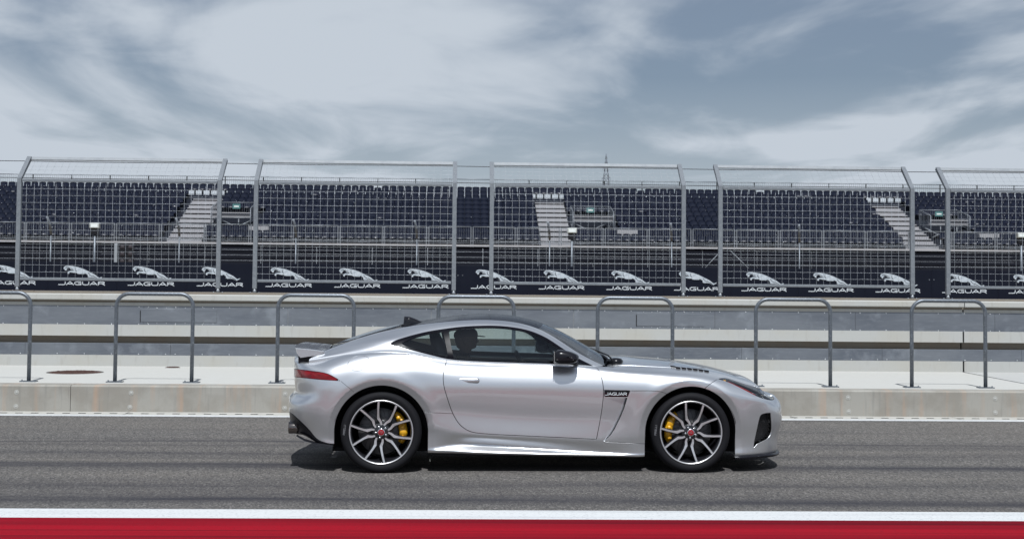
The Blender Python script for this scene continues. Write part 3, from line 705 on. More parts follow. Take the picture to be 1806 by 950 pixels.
def surf(net, du, dv, ghost_u=False, ghost_v=False, sm_v=4, sm_u=1, sharp=()):
    """net (rows, stations, 3) -> dense grid (nv, nu, 3); returns also the row indices of the net rows"""
    net = np.array(net, float); Rn, S, _ = net.shape
    seg = np.linalg.norm(np.diff(net, axis=1), axis=2).mean(0); t = np.concatenate([[0], np.cumsum(seg)])
    if ghost_u:
        m = np.array([1, -1, 1]); tt = np.concatenate([[-seg[1] - seg[0], -seg[0]], t, [t[-1] + seg[-1], t[-1] + seg[-1] + seg[-2]]])
    nu = int(t[-1] / du); q = np.linspace(0, t[-1], nu); rows = []
    for r in range(Rn):
        P = net[r]
        if ghost_u: P = np.concatenate([[P[2] * m, P[1] * m], P, [P[-2] * m, P[-3] * m]]); rows.append(nat(tt, P, q))
        else: rows.append(nat(t, P, q))
    rows = np.array(rows)
    segv = np.linalg.norm(np.diff(rows, axis=0), axis=2).mean(1); segv = np.maximum(segv, .004); tv = np.concatenate([[0], np.cumsum(segv)])
    qs = [0.]; idx = [0]
    for a, b in zip(tv[:-1], tv[1:]):
        n = max(2, int(round((b - a) / dv))); qs += list(a + (b - a) * np.arange(1, n + 1) / n); idx.append(len(qs) - 1)
    qs = np.array(qs); G = np.zeros((len(qs), nu, 3))
    tv2, rws = tv, rows
    if ghost_v:
        m = np.array([1, -1, 1]); tv2 = np.concatenate([tv, [2 * tv[-1] - tv[-2]]]); rws = np.concatenate([rows, [rows[-2] * m]])
    Y = rws.reshape(len(tv2), -1); h = np.diff(tv2)[:, None]; d = np.diff(Y, axis=0) / h; m_ = np.zeros_like(Y); m_[0], m_[-1] = d[0], d[-1]
    a_, b_ = d[:-1], d[1:]; w1, w2 = 2 * h[1:] + h[:-1], h[1:] + 2 * h[:-1]; good = a_ * b_ > 1e-14
    m_[1:-1] = np.where(good, (w1 + w2) / (w1 / np.where(good, a_, 1) + w2 / np.where(good, b_, 1)), 0)
    i = np.clip(np.searchsorted(tv2, qs) - 1, 0, len(h) - 1); s = ((qs - tv2[i]) / h[i, 0])[:, None]; s2, s3 = s * s, s ** 3
    G = ((2 * s3 - 3 * s2 + 1) * Y[i] + (s3 - 2 * s2 + s) * h[i] * m_[i] + (-2 * s3 + 3 * s2) * Y[i + 1] + (s3 - s2) * h[i] * m_[i + 1]).reshape(len(qs), nu, 3)
    keep = np.ones(len(qs)); 
    for r in sharp: keep[idx[r]] = .12
    for _ in range(sm_v):
        A = G.copy(); A[1:-1] = .25 * G[:-2] + .5 * G[1:-1] + .25 * G[2:]
        if ghost_v: gm = G[-2] * np.array([1, -1, 1]); A[-1] = .25 * G[-2] + .5 * G[-1] + .25 * gm
        G = G + (A - G) * keep[:, None, None]
    for _ in range(sm_u): A = G.copy(); A[:, 1:-1] = .25 * G[:, :-2] + .5 * G[:, 1:-1] + .25 * G[:, 2:]; G = A
    if ghost_v: G[-1, :, 1] = 0
    if ghost_u: G[:, 0, 1] = 0; G[:, -1, 1] = 0
    return G, idx
def grid_normals(G):
    du = np.gradient(G, axis=1); dv = np.gradient(G, axis=0); n = np.cross(du, dv); l = np.linalg.norm(n, axis=2, keepdims=True); n = n / np.maximum(l, 1e-9)
    return n
class Piece:
    def __init__(s, V, Nn, F): s.V = np.asarray(V, float).reshape(-1, 3); s.N = np.asarray(Nn, float).reshape(-1, 3); s.F = F
    def compact(s):
        used = sorted({i for f in s.F for i in f}); mp = {o: n for n, o in enumerate(used)}
        return Piece(s.V[used], s.N[used], [tuple(mp[i] for i in f) for f in s.F])
    def split(s, f):
        """f: signed value per vertex; returns (inside f<0, outside)"""
        f = np.where(np.abs(f) < 1e-7, 1e-7, f); ins = f < 0; V = [None]; new = {}; nv, nn = [], []; b = len(s.V); fi, fo = [], []
        def cut(i, j):
            k = (i, j) if i < j else (j, i)
            if k not in new:
                t = f[k[0]] / (f[k[0]] - f[k[1]]); t = min(max(t, .002), .998); nv.append(s.V[k[0]] * (1 - t) + s.V[k[1]] * t); nn.append(s.N[k[0]] * (1 - t) + s.N[k[1]] * t); new[k] = b + len(nv) - 1
            return new[k]
        for q in s.F:
            c = sum(ins[i] for i in q)
            if c == 0: fo.append(q); continue
            if c == len(q): fi.append(q); continue
            A, B = [], []
            for a_, i in enumerate(q):
                j = q[(a_ + 1) % len(q)]
                (A if ins[i] else B).append(i)
                if ins[i] != ins[j]: k = cut(i, j); A.append(k); B.append(k)
            if len(A) > 2: fi.append(tuple(A))
            if len(B) > 2: fo.append(tuple(B))
        V2 = np.concatenate([s.V, np.array(nv).reshape(-1, 3)]); N2 = np.concatenate([s.N, np.array(nn).reshape(-1, 3)])
        return Piece(V2, N2, fi).compact(), Piece(V2, N2, fo).compact()
    def push(s, d): return Piece(s.V + s.N * d, s.N, s.F)
def join(ps):
    V, Nn, F = [], [], []; b = 0
    for p in ps: V.append(p.V); Nn.append(p.N); F += [tuple(i + b for i in f) for f in p.F]; b += len(p.V)
    return Piece(np.concatenate(V), np.concatenate(Nn), F)
def grid_piece(G, Nn):
    nv, nu, _ = G.shape; F = [(r * nu + c, r * nu + c + 1, (r + 1) * nu + c + 1, (r + 1) * nu + c) for r in range(nv - 1) for c in range(nu - 1)]
    V = G.reshape(-1, 3); ok = []
    for f in F:
        a = V[f[2]] - V[f[0]]; b = V[f[3]] - V[f[1]]
        if np.linalg.norm(np.cross(a, b)) > 1e-9: ok.append(f)
    return Piece(V, Nn.reshape(-1, 3), ok)
def sdf(P, poly, closed=True):
    poly = np.array(poly, float); A = poly; B = np.roll(poly, -1, 0)
    if not closed: A, B = poly[:-1], poly[1:]
    best = np.full(len(P), 1e9); inside = np.zeros(len(P), bool)
    for a, b in zip(A, B):
        ab = b - a; t = np.clip(((P - a) @ ab) / max(ab @ ab, 1e-12), 0, 1); best = np.minimum(best, np.linalg.norm(P - a - t[:, None] * ab, axis=1))
        if closed:
            c = (a[1] > P[:, 1]) != (b[1] > P[:, 1]); xx = a[0] + (P[:, 1] - a[1]) * ab[0] / (ab[1] if abs(ab[1]) > 1e-12 else 1e-12); inside ^= c & (P[:, 0] < xx)
    return np.where(inside, -best, best) if closed else best
def curve(pts, closed=True, n=6):
    """dense smooth curve through pixel points (centripetal-free Catmull-Rom); a point given with a third value 1 is a corner"""
    P = [np.array(p[:2], float) for p in pts]; cor = [len(p) > 2 for p in pts]; m = len(P); out = []
    for i in range(m if closed else m - 1):
        p1, p2 = P[i], P[(i + 1) % m]; p0 = P[i - 1] if (i > 0 or closed) and not cor[i] else p1; p3 = P[(i + 2) % m] if (closed or i + 2 < m) and not cor[(i + 1) % m] else p2
        l = np.linalg.norm(p2 - p1); 
        m1 = (p2 - p0) * (l / max(np.linalg.norm(p1 - p0) + l, 1e-9)); m2 = (p3 - p1) * (l / max(np.linalg.norm(p3 - p2) + l, 1e-9))
        for k in range(n): s = k / n; out.append((2 * s ** 3 - 3 * s * s + 1) * p1 + (s ** 3 - 2 * s * s + s) * m1 + (3 * s * s - 2 * s ** 3) * p2 + (s ** 3 - s * s) * m2)
    if not closed: out.append(P[-1])
    return np.array(out)
def thick(p, t):
    """outer sheet + inner sheet + rim; returns (verts, faces, number of outer faces, outer normals)"""
    n = len(p.V); V = np.concatenate([p.V, p.V - p.N * t]); F = list(p.F); cnt = {}
    for f in p.F:
        for i in range(len(f)):
            a, b = f[i], f[(i + 1) % len(f)]; cnt.setdefault((min(a, b), max(a, b)), []).append((a, b))
    inner = [tuple(n + i for i in reversed(f)) for f in p.F]; rim = [(e[0][1], e[0][0], n + e[0][0], n + e[0][1]) for e in cnt.values() if len(e) == 1]
    return V, F, inner, rim
def emit(name, p, mats, parent, t=None, side=-1, both=False, inner=None):
    """make a mesh object from a piece given in (x, w, z); side -1 near, +1 far; both = near and far in one mesh"""
    if both:
        a = _mk(p, -1, t); b = _mk(p, 1, t); n = len(a[0])
        V = np.concatenate([a[0], b[0]]); F = a[1] + [tuple(i + n for i in f) for f in b[1]]; mi = a[2] + b[2]; au = a[4] + b[4]; NN = np.concatenate([a[3], b[3]])
    else: V, F, mi, NN, au = _mk(p, side, t)
    me = bpy.data.meshes.new(name); me.from_pydata(V.tolist(), [], F)
    for m in (mats if isinstance(mats, (list, tuple)) else [mats]): me.materials.append(m)
    if t and not isinstance(mats, (list, tuple)): me.materials.append(M['inner_black'])
    me.polygons.foreach_set('material_index', mi); me.polygons.foreach_set('use_smooth', [True] * len(F))
    nl = np.zeros((len(me.loops), 3)); li = np.zeros(len(me.loops), int); me.loops.foreach_get('vertex_index', li)
    pm = np.repeat(np.array(au), [len(f) for f in F]); nl[:] = NN[li]; nl[pm == 1] = 0
    me.normals_split_custom_set(nl.tolist()); me.update()
    return link(name, me, parent)
def _mk(p, side, t):
    if t: V, F, X, Y = thick(p, t)
    else: V, F, X, Y = p.V, list(p.F), [], []
    V = V.copy(); V[:, 1] *= side; NN = p.N.copy(); NN[:, 1] *= side; NN /= np.maximum(np.linalg.norm(NN, axis=1, keepdims=True), 1e-9)
    f = F[len(F) // 2]; s = 0
    for f in F[::max(1, len(F) // 60)]:
        n = np.cross(V[f[1]] - V[f[0]], V[f[2]] - V[f[1]]); s += np.sign(n @ NN[f[0]])
    if s < 0: F = [tuple(reversed(q)) for q in F]; X = [tuple(reversed(q)) for q in X]; Y = [tuple(reversed(q)) for q in Y]
    if t: NN = np.concatenate([NN, np.zeros_like(NN)])
    return V, F + X + Y, [0] * len(F) + [1] * len(X) + [0] * len(Y), NN, [0] * len(F) + [1] * (len(X) + len(Y))

# --- lower body: rows run tail to nose, from the sill up and over to the centre line
PXS = [572, 600, 635, 671, 707, 745, 785, 830, 890, 960, 1030, 1075, 1115, 1150, 1185, 1220, 1255, 1290, 1320, 1342]
WMAX = key({545: .885, 572: .925, 600: .945, 635: .958, 671: .962, 707: .958, 745: .942, 785: .922, 830: .906, 890: .899, 960: .90, 1030: .905, 1075: .912, 1115: .92, 1150: .93, 1185: .937, 1220: .938, 1255: .93, 1290: .905, 1320: .865, 1342: .82})
ROWS = [  # heights in the picture, width against WMAX, (tail silhouette, tail corner width), (nose silhouette, nose corner width)
 ({572: 785, 590: 787, 671: 790, 750: 797.5, 1137: 805, 1302: 804, 1342: 801}, {572: -.06, 750: -.058, 860: -.05, 1137: -.052, 1302: -.05, 1342: -.06}, ((519.5, 763), .70), ((1368, 793), .66)),
 ({572: 781, 590: 783, 671: 786, 750: 793.5, 1137: 802, 1302: 800, 1342: 797}, {572: -.05, 740: -.05, 780: -.028, 860: -.018, 1010: -.022, 1137: -.045, 1302: -.04, 1342: -.05}, ((516, 759), .71), ((1371, 788), .66)),
 ({572: 772, 600: 778, 671: 782, 750: 791, 775: 789, 790: 784.5, 806: 782.4, 882: 785.7, 1012: 794.5, 1134: 799, 1220: 795, 1302: 790, 1342: 786}, {572: -.05, 671: -.05, 750: -.047, 775: -.046, 800: -.074, 825: -.088, 880: -.088, 960: -.078, 1060: -.058, 1135: -.047, 1302: -.045, 1342: -.045}, ((513, 749), .73), ((1371, 779), .67)),
 ({572: 752, 600: 758, 671: 762, 750: 764.5, 765: 764.5, 860: 769.5, 960: 773.5, 1067: 778, 1137: 781, 1220: 778, 1302: 772, 1342: 768}, {572: -.03, 671: -.03, 750: -.040, 800: -.028, 860: -.022, 960: -.022, 1060: -.026, 1137: -.042, 1220: -.045, 1302: -.04, 1342: -.035}, ((510.5, 741), .75), ((1371.5, 766), .67)),
 ({572: 738, 671: 745, 750: 752, 800: 756, 860: 761, 960: 766, 1050: 769.5, 1137: 770, 1220: 765, 1302: 757, 1342: 752}, {572: -.018, 671: -.018, 750: -.026, 860: -.0225, 960: -.0225, 1060: -.024, 1137: -.032, 1220: -.030, 1302: -.026, 1342: -.02}, ((509.5, 732), .77), ((1375, 751), .68)),
 ({572: 727, 671: 728, 785: 729, 860: 736, 960: 741, 1050: 743, 1137: 741, 1220: 741, 1302: 738, 1342: 735}, {572: -.010, 671: -.010, 785: -.024, 860: -.027, 960: -.027, 1050: -.024, 1220: -.018, 1342: -.01}, ((507.5, 717), .78), ((1377.5, 738), .69)),
 ({572: 708, 671: 702, 785: 704, 860: 709, 960: 712, 1050: 714, 1137: 714, 1220: 715, 1302: 718, 1342: 720}, {572: -.003, 671: -.003, 785: -.009, 860: -.0125, 960: -.012, 1050: -.0105, 1220: -.008, 1342: -.002}, ((508.5, 706), .78), ((1378, 725), .69)),
 ({572: 688, 671: 680, 785: 682, 860: 683, 960: 684, 1064: 687, 1137: 689, 1220: 690, 1302: 700, 1342: 708}, {572: 0, 671: 0, 860: 0, 1220: 0, 1342: 0}, ((520.5, 690), .77), ((1377, 713), .68)),
 ({572: 668, 635: 658, 671: 656, 745: 657, 785: 660, 860: 663, 960: 665, 1064: 668, 1137: 670, 1220: 672, 1270: 680, 1302: 688, 1342: 699}, {572: -.014, 671: -.013, 860: -.018, 1064: -.018, 1220: -.022, 1342: -.03}, ((518, 667), .76), ((1374, 706), .66)),
 ({572: 650, 635: 637, 671: 634, 745: 638, 785: 644, 860: 648, 960: 650, 1064: 654, 1137: 657, 1220: 661, 1270: 669, 1302: 678, 1342: 693}, {572: -.055, 671: -.060, 785: -.055, 860: -.048, 1064: -.052, 1137: -.065, 1220: -.075, 1342: -.075}, ((517.7, 648), .73), ((1370, 701), .64)),
 ({572: 636, 600: 628, 635: 622.5, 671: 620, 719: 622.2, 752: 627.5, 785: 635, 860: 640.2, 960: 643, 1064: 646.5, 1098: 648.4, 1137: 649.5, 1185: 651.5, 1230: 655, 1270: 662, 1302: 672, 1342: 689}, {572: -.185, 635: -.150, 671: -.140, 719: -.105, 752: -.082, 785: -.070, 860: -.060, 1000: -.072, 1064: -.125, 1115: -.165, 1150: -.18, 1220: -.19, 1300: -.18, 1342: -.16}, ((518.5, 637), .67), ((1366, 697), .60)),
]
HOODC = [(1064, 627.5), (1098, 628), (1140, 630.7), (1182, 634.5), (1230, 642), (1281, 653.2), (1306, 662), (1332, 673.2), (1357, 688.4)]
def body_net():
    net = []
    for py, dw, (ts, tw), (ns, nw) in ROWS:
        py, dw = key(py), key(dw); a = car_pt(ts[0], ts[1], .45); b = car_pt(ns[0], ns[1], .40)
        row = [(a[0] - .03, 0, a[2]), (a[0] - .012, .26, a[2]), (a[0] + .02, .52, a[2]), (a[0] + .115, tw, a[2])]
        row += [car_pt(p, float(py(p)), float(WMAX(p) + dw(p))) for p in PXS]
        row += [(b[0] - .105, nw, b[2] + .004), (b[0] - .012, .45, b[2]), (b[0] + .018, .22, b[2]), (b[0] + .026, 0, b[2])]
        net.append([np.array(p, float) for p in row])
    hc = [car_pt(px, py, 0.) for px, py in HOODC]; top = net[-1]; x0 = hc[0][0]
    hz = pchip([p[0] for p in hc], [p[2] for p in hc])
    for fr, q in ((.86, .60), (.64, .30), (.32, .07), (0., 0.)):
        row = []
        for s, p in enumerate(top):
            if p[0] < x0 - .02: zc = p[2] + .022 - .085 * float(np.clip((p[0] + 1.62) / .25, 0, 1)) * float(np.clip((x0 - .02 - p[0]) / .2, 0, 1))
            elif s >= len(top) - 4: zc = p[2] + [.020, .008, .003, 0][s - len(top) + 4]
            else: zc = float(hz(p[0]))
            row.append(np.array([p[0], p[1] * fr, zc - (zc - p[2]) * q]))
        net.append(row)
    # underside flange below the sill
    u = [np.array([p[0] - .02 * np.sign(p[0]) * (abs(p[0]) > 1.9), max(p[1] - .12, 0) if p[1] > .3 else p[1], p[2] + .005]) for p in net[0]]
    return [u] + net
BG, BI = surf(body_net(), .0125, .0105, ghost_u=True, ghost_v=True, sm_v=5, sm_u=2, sharp=(1, 2, 3))
# wheel arch lips: a chamfered flange around each opening
for hx in (-HUBX, HUBX):
    r = np.hypot(BG[..., 0] - hx, np.maximum(BG[..., 2] - HUBZ, 0)); lip = ARCH + .046
    c = np.clip((lip - r) / .046, 0, 1.6); ok = (BG[..., 1] > .6) & (BG[..., 2] > .12)
    BG[..., 1] -= np.where(ok, .017 * c + .004 * np.exp(-((r - lip) / .01) ** 2) * 0, 0)
    b = np.exp(-((r - lip - .035) / .045) ** 2); BG[..., 1] += np.where(ok & (r > lip), .004 * b, 0)
# recess behind the front wheel: sinks from the door edge to the slanted blade
SLANT = curve([(1112, 688.5, 1), (1107, 700), (1100.7, 720.7), (1090.3, 744), (1078.6, 765), (1066, 777.5, 1)], False)
# the blade and lower fender panel stand slightly proud below the crease
BN = grid_normals(BG)
if BN[BN.shape[0] // 2, BN.shape[1] // 2, 1] < 0: BN = -BN
body = grid_piece(BG, BN)
def arch_f(V, grow=0.):
    d = np.full(len(V), 9.)
    for hx in (-HUBX, HUBX):
        dx, dz = V[:, 0] - hx, V[:, 2] - HUBZ; c = np.hypot(dx, dz) - ARCH - grow; rect = np.maximum(np.abs(dx) - ARCH - grow, dz); d = np.minimum(d, np.minimum(c, rect))
    return np.where(V[:, 1] < .45, np.maximum(d, 1), d)
_, body = body.split(arch_f(body.V))
COWL_X = car_pt(1068, 642, .6)[0]
def well_f(V):                                       # opening in the deck below the cabin
    x0, x1 = car_pt(575, 622, .55)[0], COWL_X
    return np.maximum(np.maximum(x0 - V[:, 0], V[:, 0] - x1 - .05 * (1 - (V[:, 1] / .7) ** 2)), V[:, 1] - .74)
def f_well(V): return np.where(V[:, 2] > .80, well_f(V), 1.)
_, body = body.split(f_well(body.V))
def cut(poly, closed=True, wmin=.3, zmin=None):
    global body
    P = car_px(body.V); f = sdf(P, poly, closed); f = np.where(body.V[:, 1] < wmin, np.abs(f) + .5, f)
    return f
GAPS = []
def side_of(P, line):
    """signed distance to an open line and whether the foot lies within its ends"""
    A, B = line[:-1], line[1:]; best = np.full(len(P), 1e9); sg = np.ones(len(P)); ok = np.zeros(len(P), bool)
    for i, (a, b) in enumerate(zip(A, B)):
        ab = b - a; t = ((P - a) @ ab) / (ab @ ab); tc = np.clip(t, 0, 1); d = np.linalg.norm(P - a - tc[:, None] * ab, axis=1); m = d < best
        cr = ab[0] * (P - a)[:, 1] - ab[1] * (P - a)[:, 0]; best[m] = d[m]; sg[m] = np.sign(cr[m]); ok[m] = ~(((i == 0) & (t < -.3)) | ((i == len(A) - 1) & (t > 1.3)))[m]
    return best * sg, ok
def gap_band(poly, closed, w=.62, wmin=.3, depth=.009):
    """cut a shut line of half width w pixels out of the body; the strip goes to the gap part, sunk in"""
    global body
    poly = np.array(poly, float); P = car_px(body.V)
    if closed: d = sdf(P, poly); ok = np.ones(len(P), bool)
    else: d, ok = side_of(P, poly)
    near = (np.abs(d) < 9) & ok & (body.V[:, 1] > wmin)
    Fn = [f for f in body.F if all(near[i] for i in f) and min(d[i] for i in f) <= w and max(d[i] for i in f) >= -w]; S = set(Fn)
    rest = Piece(body.V, body.N, [f for f in body.F if f not in S]); band = Piece(body.V, body.N, Fn).compact()
    val = (lambda p: sdf(car_px(p.V), poly)) if closed else (lambda p: side_of(car_px(p.V), poly)[0])
    lo, hi = band.split(val(band) - w); mid, lo2 = lo.split(-val(lo) - w)
    GAPS.append(mid.push(-depth)); body = join([rest.compact(), hi, lo2])
def take(poly, wmin=.3, gap=.5, depth=.008):
    global body
    poly = np.array(poly, float)
    if gap: gap_band(poly, True, gap, wmin, depth)
    f = np.where(body.V[:, 1] < wmin, 1, sdf(car_px(body.V), poly) + (gap * .5 if gap else 0))
    p, body = body.split(f)
    return p
DOOR = curve([(790, 630, 1), (784, 648), (781.8, 664), (783, 680), (788.5, 700), (798.5, 728), (811, 748), (829, 760), (856, 764.2), (934, 768.3), (1012, 772), (1052, 774.2, 1), (1058.5, 740), (1063, 710), (1064.3, 687), (1061.5, 668), (1055, 651), (1045, 640, 1), (900, 620, 1)])
FLAP = [(633 + 20 * math.cos(a) * math.cos(-.22) - 13 * math.sin(a) * math.sin(-.22), 640 + 20 * math.cos(a) * math.sin(-.22) + 13 * math.sin(a) * math.cos(-.22)) for a in np.linspace(0, 2 * math.pi, 40)[:-1]]
TAIL = curve([(519, 650, 1), (545, 653.2), (567.4, 656.2), (581, 660), (600.5, 671, 1), (567.4, 669), (545, 666.8), (519, 664, 1)])
HEAD = curve([(1266, 667.3, 1), (1279, 665.8), (1292, 669), (1317, 677.5), (1340, 684.5), (1357, 693), (1365.5, 701.5), (1363, 704.5), (1355, 704), (1340, 700), (1317, 688.8), (1294, 677.2), (1279, 671)])
INTAKE = curve([(1342, 731), (1350, 728), (1359.5, 727, 1), (1361, 745), (1360.5, 762), (1355, 772), (1345, 778), (1334.5, 783, 1), (1328.5, 791, 1), (1330, 779), (1334, 760), (1339, 738)])
BADGE = [(1065.6, 687.2), (1112, 687.6), (1107.2, 700), (1065.6, 699.6)]
DIFF = curve([(500, 724, 1), (511, 726), (526.5, 739), (544, 756), (560, 774), (577, 780.8), (592, 782.5, 1), (592, 795, 1), (500, 795, 1)])
f_hood = None
door_p = take(DOOR, .5, .62, .012)
flap_p = take(FLAP, .5, .38, .004)
tail_p = take(TAIL, .40, .45, .006)
head_p = take(HEAD, .40, .45, .006)
intake_p = take(INTAKE, .25, 0)
badge_p = take(BADGE, .5, 0)
REC = np.concatenate([[(1065.4, 700.6), (1107, 700.8)], SLANT[SLANT[:, 1] > 701], [(1065.2, 778), (1063, 776), (1060.6, 752), (1063.5, 728), (1065, 712)]])
rec_p = take(REC, .5, 0)
_q = car_px(rec_p.V); _s = np.interp(_q[:, 1], SLANT[:, 1], SLANT[:, 0]); _t = np.clip((_q[:, 0] - 1062) / np.maximum(_s - 1062, 5), 0, 1)
rec_p.V[:, 1] -= .034 * _t ** 1.15 * np.clip((_s - 1062) / 12, 0, 1); rec_p.N[:, 0] += .034 / .2 * 1.2; rec_p.N /= np.linalg.norm(rec_p.N, axis=1, keepdims=True)
diff_p = take(DIFF, -1, .5, .01)
gap_band(curve([(601, 671.5), (625, 691.5)], False), False, .33, .5)
gap_band(curve([(1266, 667.5), (1252, 677), (1238.6, 688.8)], False), False, .5, .5)
gap_band(curve([(744.5, 726.4), (798.3, 728.8)], False), False, .36, .5)
gap_band(curve([(1112.7, 688.6), (1157, 689), (1171, 692), (1181.5, 697)], False), False, .45, .5)
gap_band(curve([(1065.6, 778.4), (1137.5, 782)], False), False, .4, .5)
gap_band(curve([(1112.7, 688.6), (1065, 687.2)], False), False, .4, .5)
# bonnet: everything inboard of the crease between the cowl and the nose
hood_x1 = car_pt(1352, 690, .55)[0]
hw = pchip([COWL_X, 1.0, 1.5, 1.85, 2.05, hood_x1 + .02], [.675, .685, .675, .645, .58, .46])
def f_bonnet(V): return np.where(V[:, 2] > .55, np.maximum(V[:, 1] - hw(V[:, 0]), np.maximum(COWL_X + .02 - V[:, 0], V[:, 0] - hood_x1)), 1.)
hood_p, body = body.split(f_bonnet(body.V)); hood_p, g = hood_p.split(f_bonnet(hood_p.V) + .004); GAPS.append(g.push(-.006))
GR = lambda V: np.where(V[:, 0] > 1.5, np.maximum(V[:, 1] - .42 + 1.2 * np.abs(V[:, 2] - .48), np.maximum(.355 - V[:, 2], V[:, 2] - .60)), 1.)
grille_p, body = body.split(GR(body.V))
emit('front_grille', grille_p.push(-.03), M['grille_black'], car, None, both=True)
lamp_line = None
SP, IN = M['silver_paint'], M['inner_black']
emit('body_shell', body, SP, car, .012, both=True)
for side in (-1, 1): emit('fender_recess', rec_p, SP, car, .004, side)
emit('bonnet', hood_p, SP, car, .012, both=True)
emit('shut_lines', join(GAPS), M['matt_black'], car, both=True)
for side in (-1, 1):
    dr = emit('door', door_p, SP, car, .03, side)
    emit('fuel_flap', flap_p, SP, car, .006, side) if side == -1 else emit('quarter_insert', flap_p.push(.0), SP, car, .006, side)
    tl = emit('tail_light', tail_p, M['tail_red'], car, .01, side)
    hl = emit('headlight', head_p, M['lamp_glass'], car, None, side)
    emit('lamp_bowl', head_p.push(-.035), M['lamp_dark'], hl, None, side)
    # amber marker and red side reflector inside the lamp
    for nm, poly, mt_ in (('marker_lamp', [(1276, 667.5), (1281, 667.8), (1281, 671.2), (1276, 671)], 'amber'), ('side_reflector', [(1284, 669.6), (1318, 685), (1337, 697), (1322, 692), (1300, 680), (1284, 673)], 'reflector_red')):
        q, _ = head_p.split(sdf(car_px(head_p.V), poly)); 
        if len(q.F): emit(nm, q.push(-.010), M[mt_], hl, None, side)
    it = emit('side_intake', intake_p.push(-.05), M['grille_black'], car, None, side)
    bd = emit('fender_badge', badge_p.push(-.004), M['gloss_black'], car, None, side)
    L_ = lettering('JAGUAR', .186, .025, .15, .14, .002).build('lettering', M['letter_white'], bd)
    c = car_pt(1086.5, 696.6, badge_p.V[:, 1].mean())
    L_.location = (c[0], side * (c[1] + .0015), c[2]); L_.rotation_euler = (0, 0, R(-2.5) if side < 0 else R(180 + 2.5))
    # honeycomb in the intake
    hb = MB()
    pts_i = intake_p.push(-.03).V
    xs0, xs1, zs0, zs1 = pts_i[:, 0].min(), pts_i[:, 0].max(), pts_i[:, 2].min(), pts_i[:, 2].max()
    from mathutils.geometry import intersect_point_line
    rows_ = 0; z = zs0
    ipoly = np.array(INTAKE); cen = ipoly.mean(0); ip2 = cen + (ipoly - cen) * .96
    while z < zs1:
        x = xs0 + (.012 if rows_ % 2 else 0)
        while x < xs1:
            d2 = (pts_i[:, 0] - x) ** 2 + (pts_i[:, 2] - z) ** 2; j = d2.argmin()
            w_ = pts_i[j, 1]
            if d2[j] < .0004 and sdf(car_px(np.array([[x, w_, z]])), ip2)[0] < -1.2:
                yy = side * w_
                for a in range(0, 6, 1):
                    a0, a1 = a * math.pi / 3, (a + 1) * math.pi / 3
                    if a in (0, 1, 2): hb.tube([(x + .012 * math.cos(a0), yy, z + .010 * math.sin(a0)), (x + .012 * math.cos(a1), yy, z + .010 * math.sin(a1))], .0022, 4, False)
            x += .024
        z += .017; rows_ += 1
    hb.build('honeycomb_mesh', M['grille_black'], it)['kind'] = 'stuff'
    # door handle: flush bar in a shallow surround
    hc = car_pt(826.5, 671, .9); hc = door_p.V[((door_p.V[:, 0] - hc[0]) ** 2 + (door_p.V[:, 2] - hc[2]) ** 2).argmin()] * np.array([0, 1, 0]) + hc * np.array([1, 0, 1])
    for nm, sx_, sz_, oy, mt_ in (('handle_recess', .0925, .0225, .0045, 'satin_black'), ('door_handle', .0905, .0205, .0060, 'silver_paint')):
        ring = []
        for rr, oo in ((1.0, 0.), (1.0, oy), (.9, oy + .003), (.0, oy + .004)):
            q = []
            for a in np.linspace(0, 2 * math.pi, 33)[:-1]:
                ex = max(sx_ - sz_, 0); cx_ = ex * np.sign(math.cos(a)); q.append((hc[0] + cx_ * (1 if rr > 0 else 0) + (sz_ * rr) * math.cos(a), side * (hc[1] - .006 + oo), hc[2] + sz_ * rr * math.sin(a)))
            ring.append(q)
        o = MB().rings(ring[:3], True).build(nm, M[mt_], dr)

# --- cabin: rear hatch to windscreen foot, from the belt line up to the roof centre
CAB = [
 [(545, 635, .685), (585, 629.5, .71), (640, 622.5, .76), (692, 620.5, .792), (790, 633.4, .810), (880, 639, .810), (950, 641, .803), (1000, 642.8, .790), (1052, 645.5, .758)],
 [(550, 630, .645), (588, 621.5, .665), (643, 607.5, .705), (696, 601, .745), (790, 606, .748), (880, 606, .742), (955, 613, .735), (1008, 628, .742), (1056, 645, .742)],
 [(556, 625.5, .605), (592, 615, .62), (646, 598.5, .635), (705, 587, .652), (788, 576.5, .638), (880, 571.8, .628), (958, 590.5, .645), (1012, 623.5, .692), (1060, 645, .722)],
 [(565, 621.5, .555), (600, 608, .565), (650, 591, .565), (707, 578, .562), (788, 567, .548), (880, 564.8, .538), (958, 583.5, .570), (1015, 618.8, .648), (1063.5, 644, .702)],
]
CABC = [(586, 611.5), (618, 602), (660, 588.5), (715, 574.3), (792, 558), (880, 553.8), (960, 570.8), (1025, 603.5), (1082, 637)]
def cabin_net():
    net = [[car_pt(*p) for p in row] for row in CAB]
    low = [np.array([p[0], p[1] - (.0 if k < 3 else .012), p[2] - .07]) for k, p in enumerate(net[0])]
    cen = [car_pt(px, py, 0.) for px, py in CABC]; out = [low] + net
    for fr, q in ((.80, .62), (.55, .30), (.27, .075), (0., 0.)):
        row = []
        for a, c in zip(net[3], cen):
            x = c[0] + (a[0] - c[0]) * (fr ** 2); row.append(np.array([x, a[1] * fr, c[2] - (c[2] - a[2]) * q]))
        out.append(row)
    return out
CG, CI = surf(cabin_net(), .0125, .0105, ghost_v=True, sm_v=4, sm_u=1)
CN = grid_normals(CG)
if CN[CN.shape[0] // 3, CN.shape[1] // 2, 1] < 0: CN = -CN
rail = CI[4]
side_p = grid_piece(CG[:rail + 1], CN[:rail + 1]); top_p = grid_piece(CG[rail:], CN[rail:])
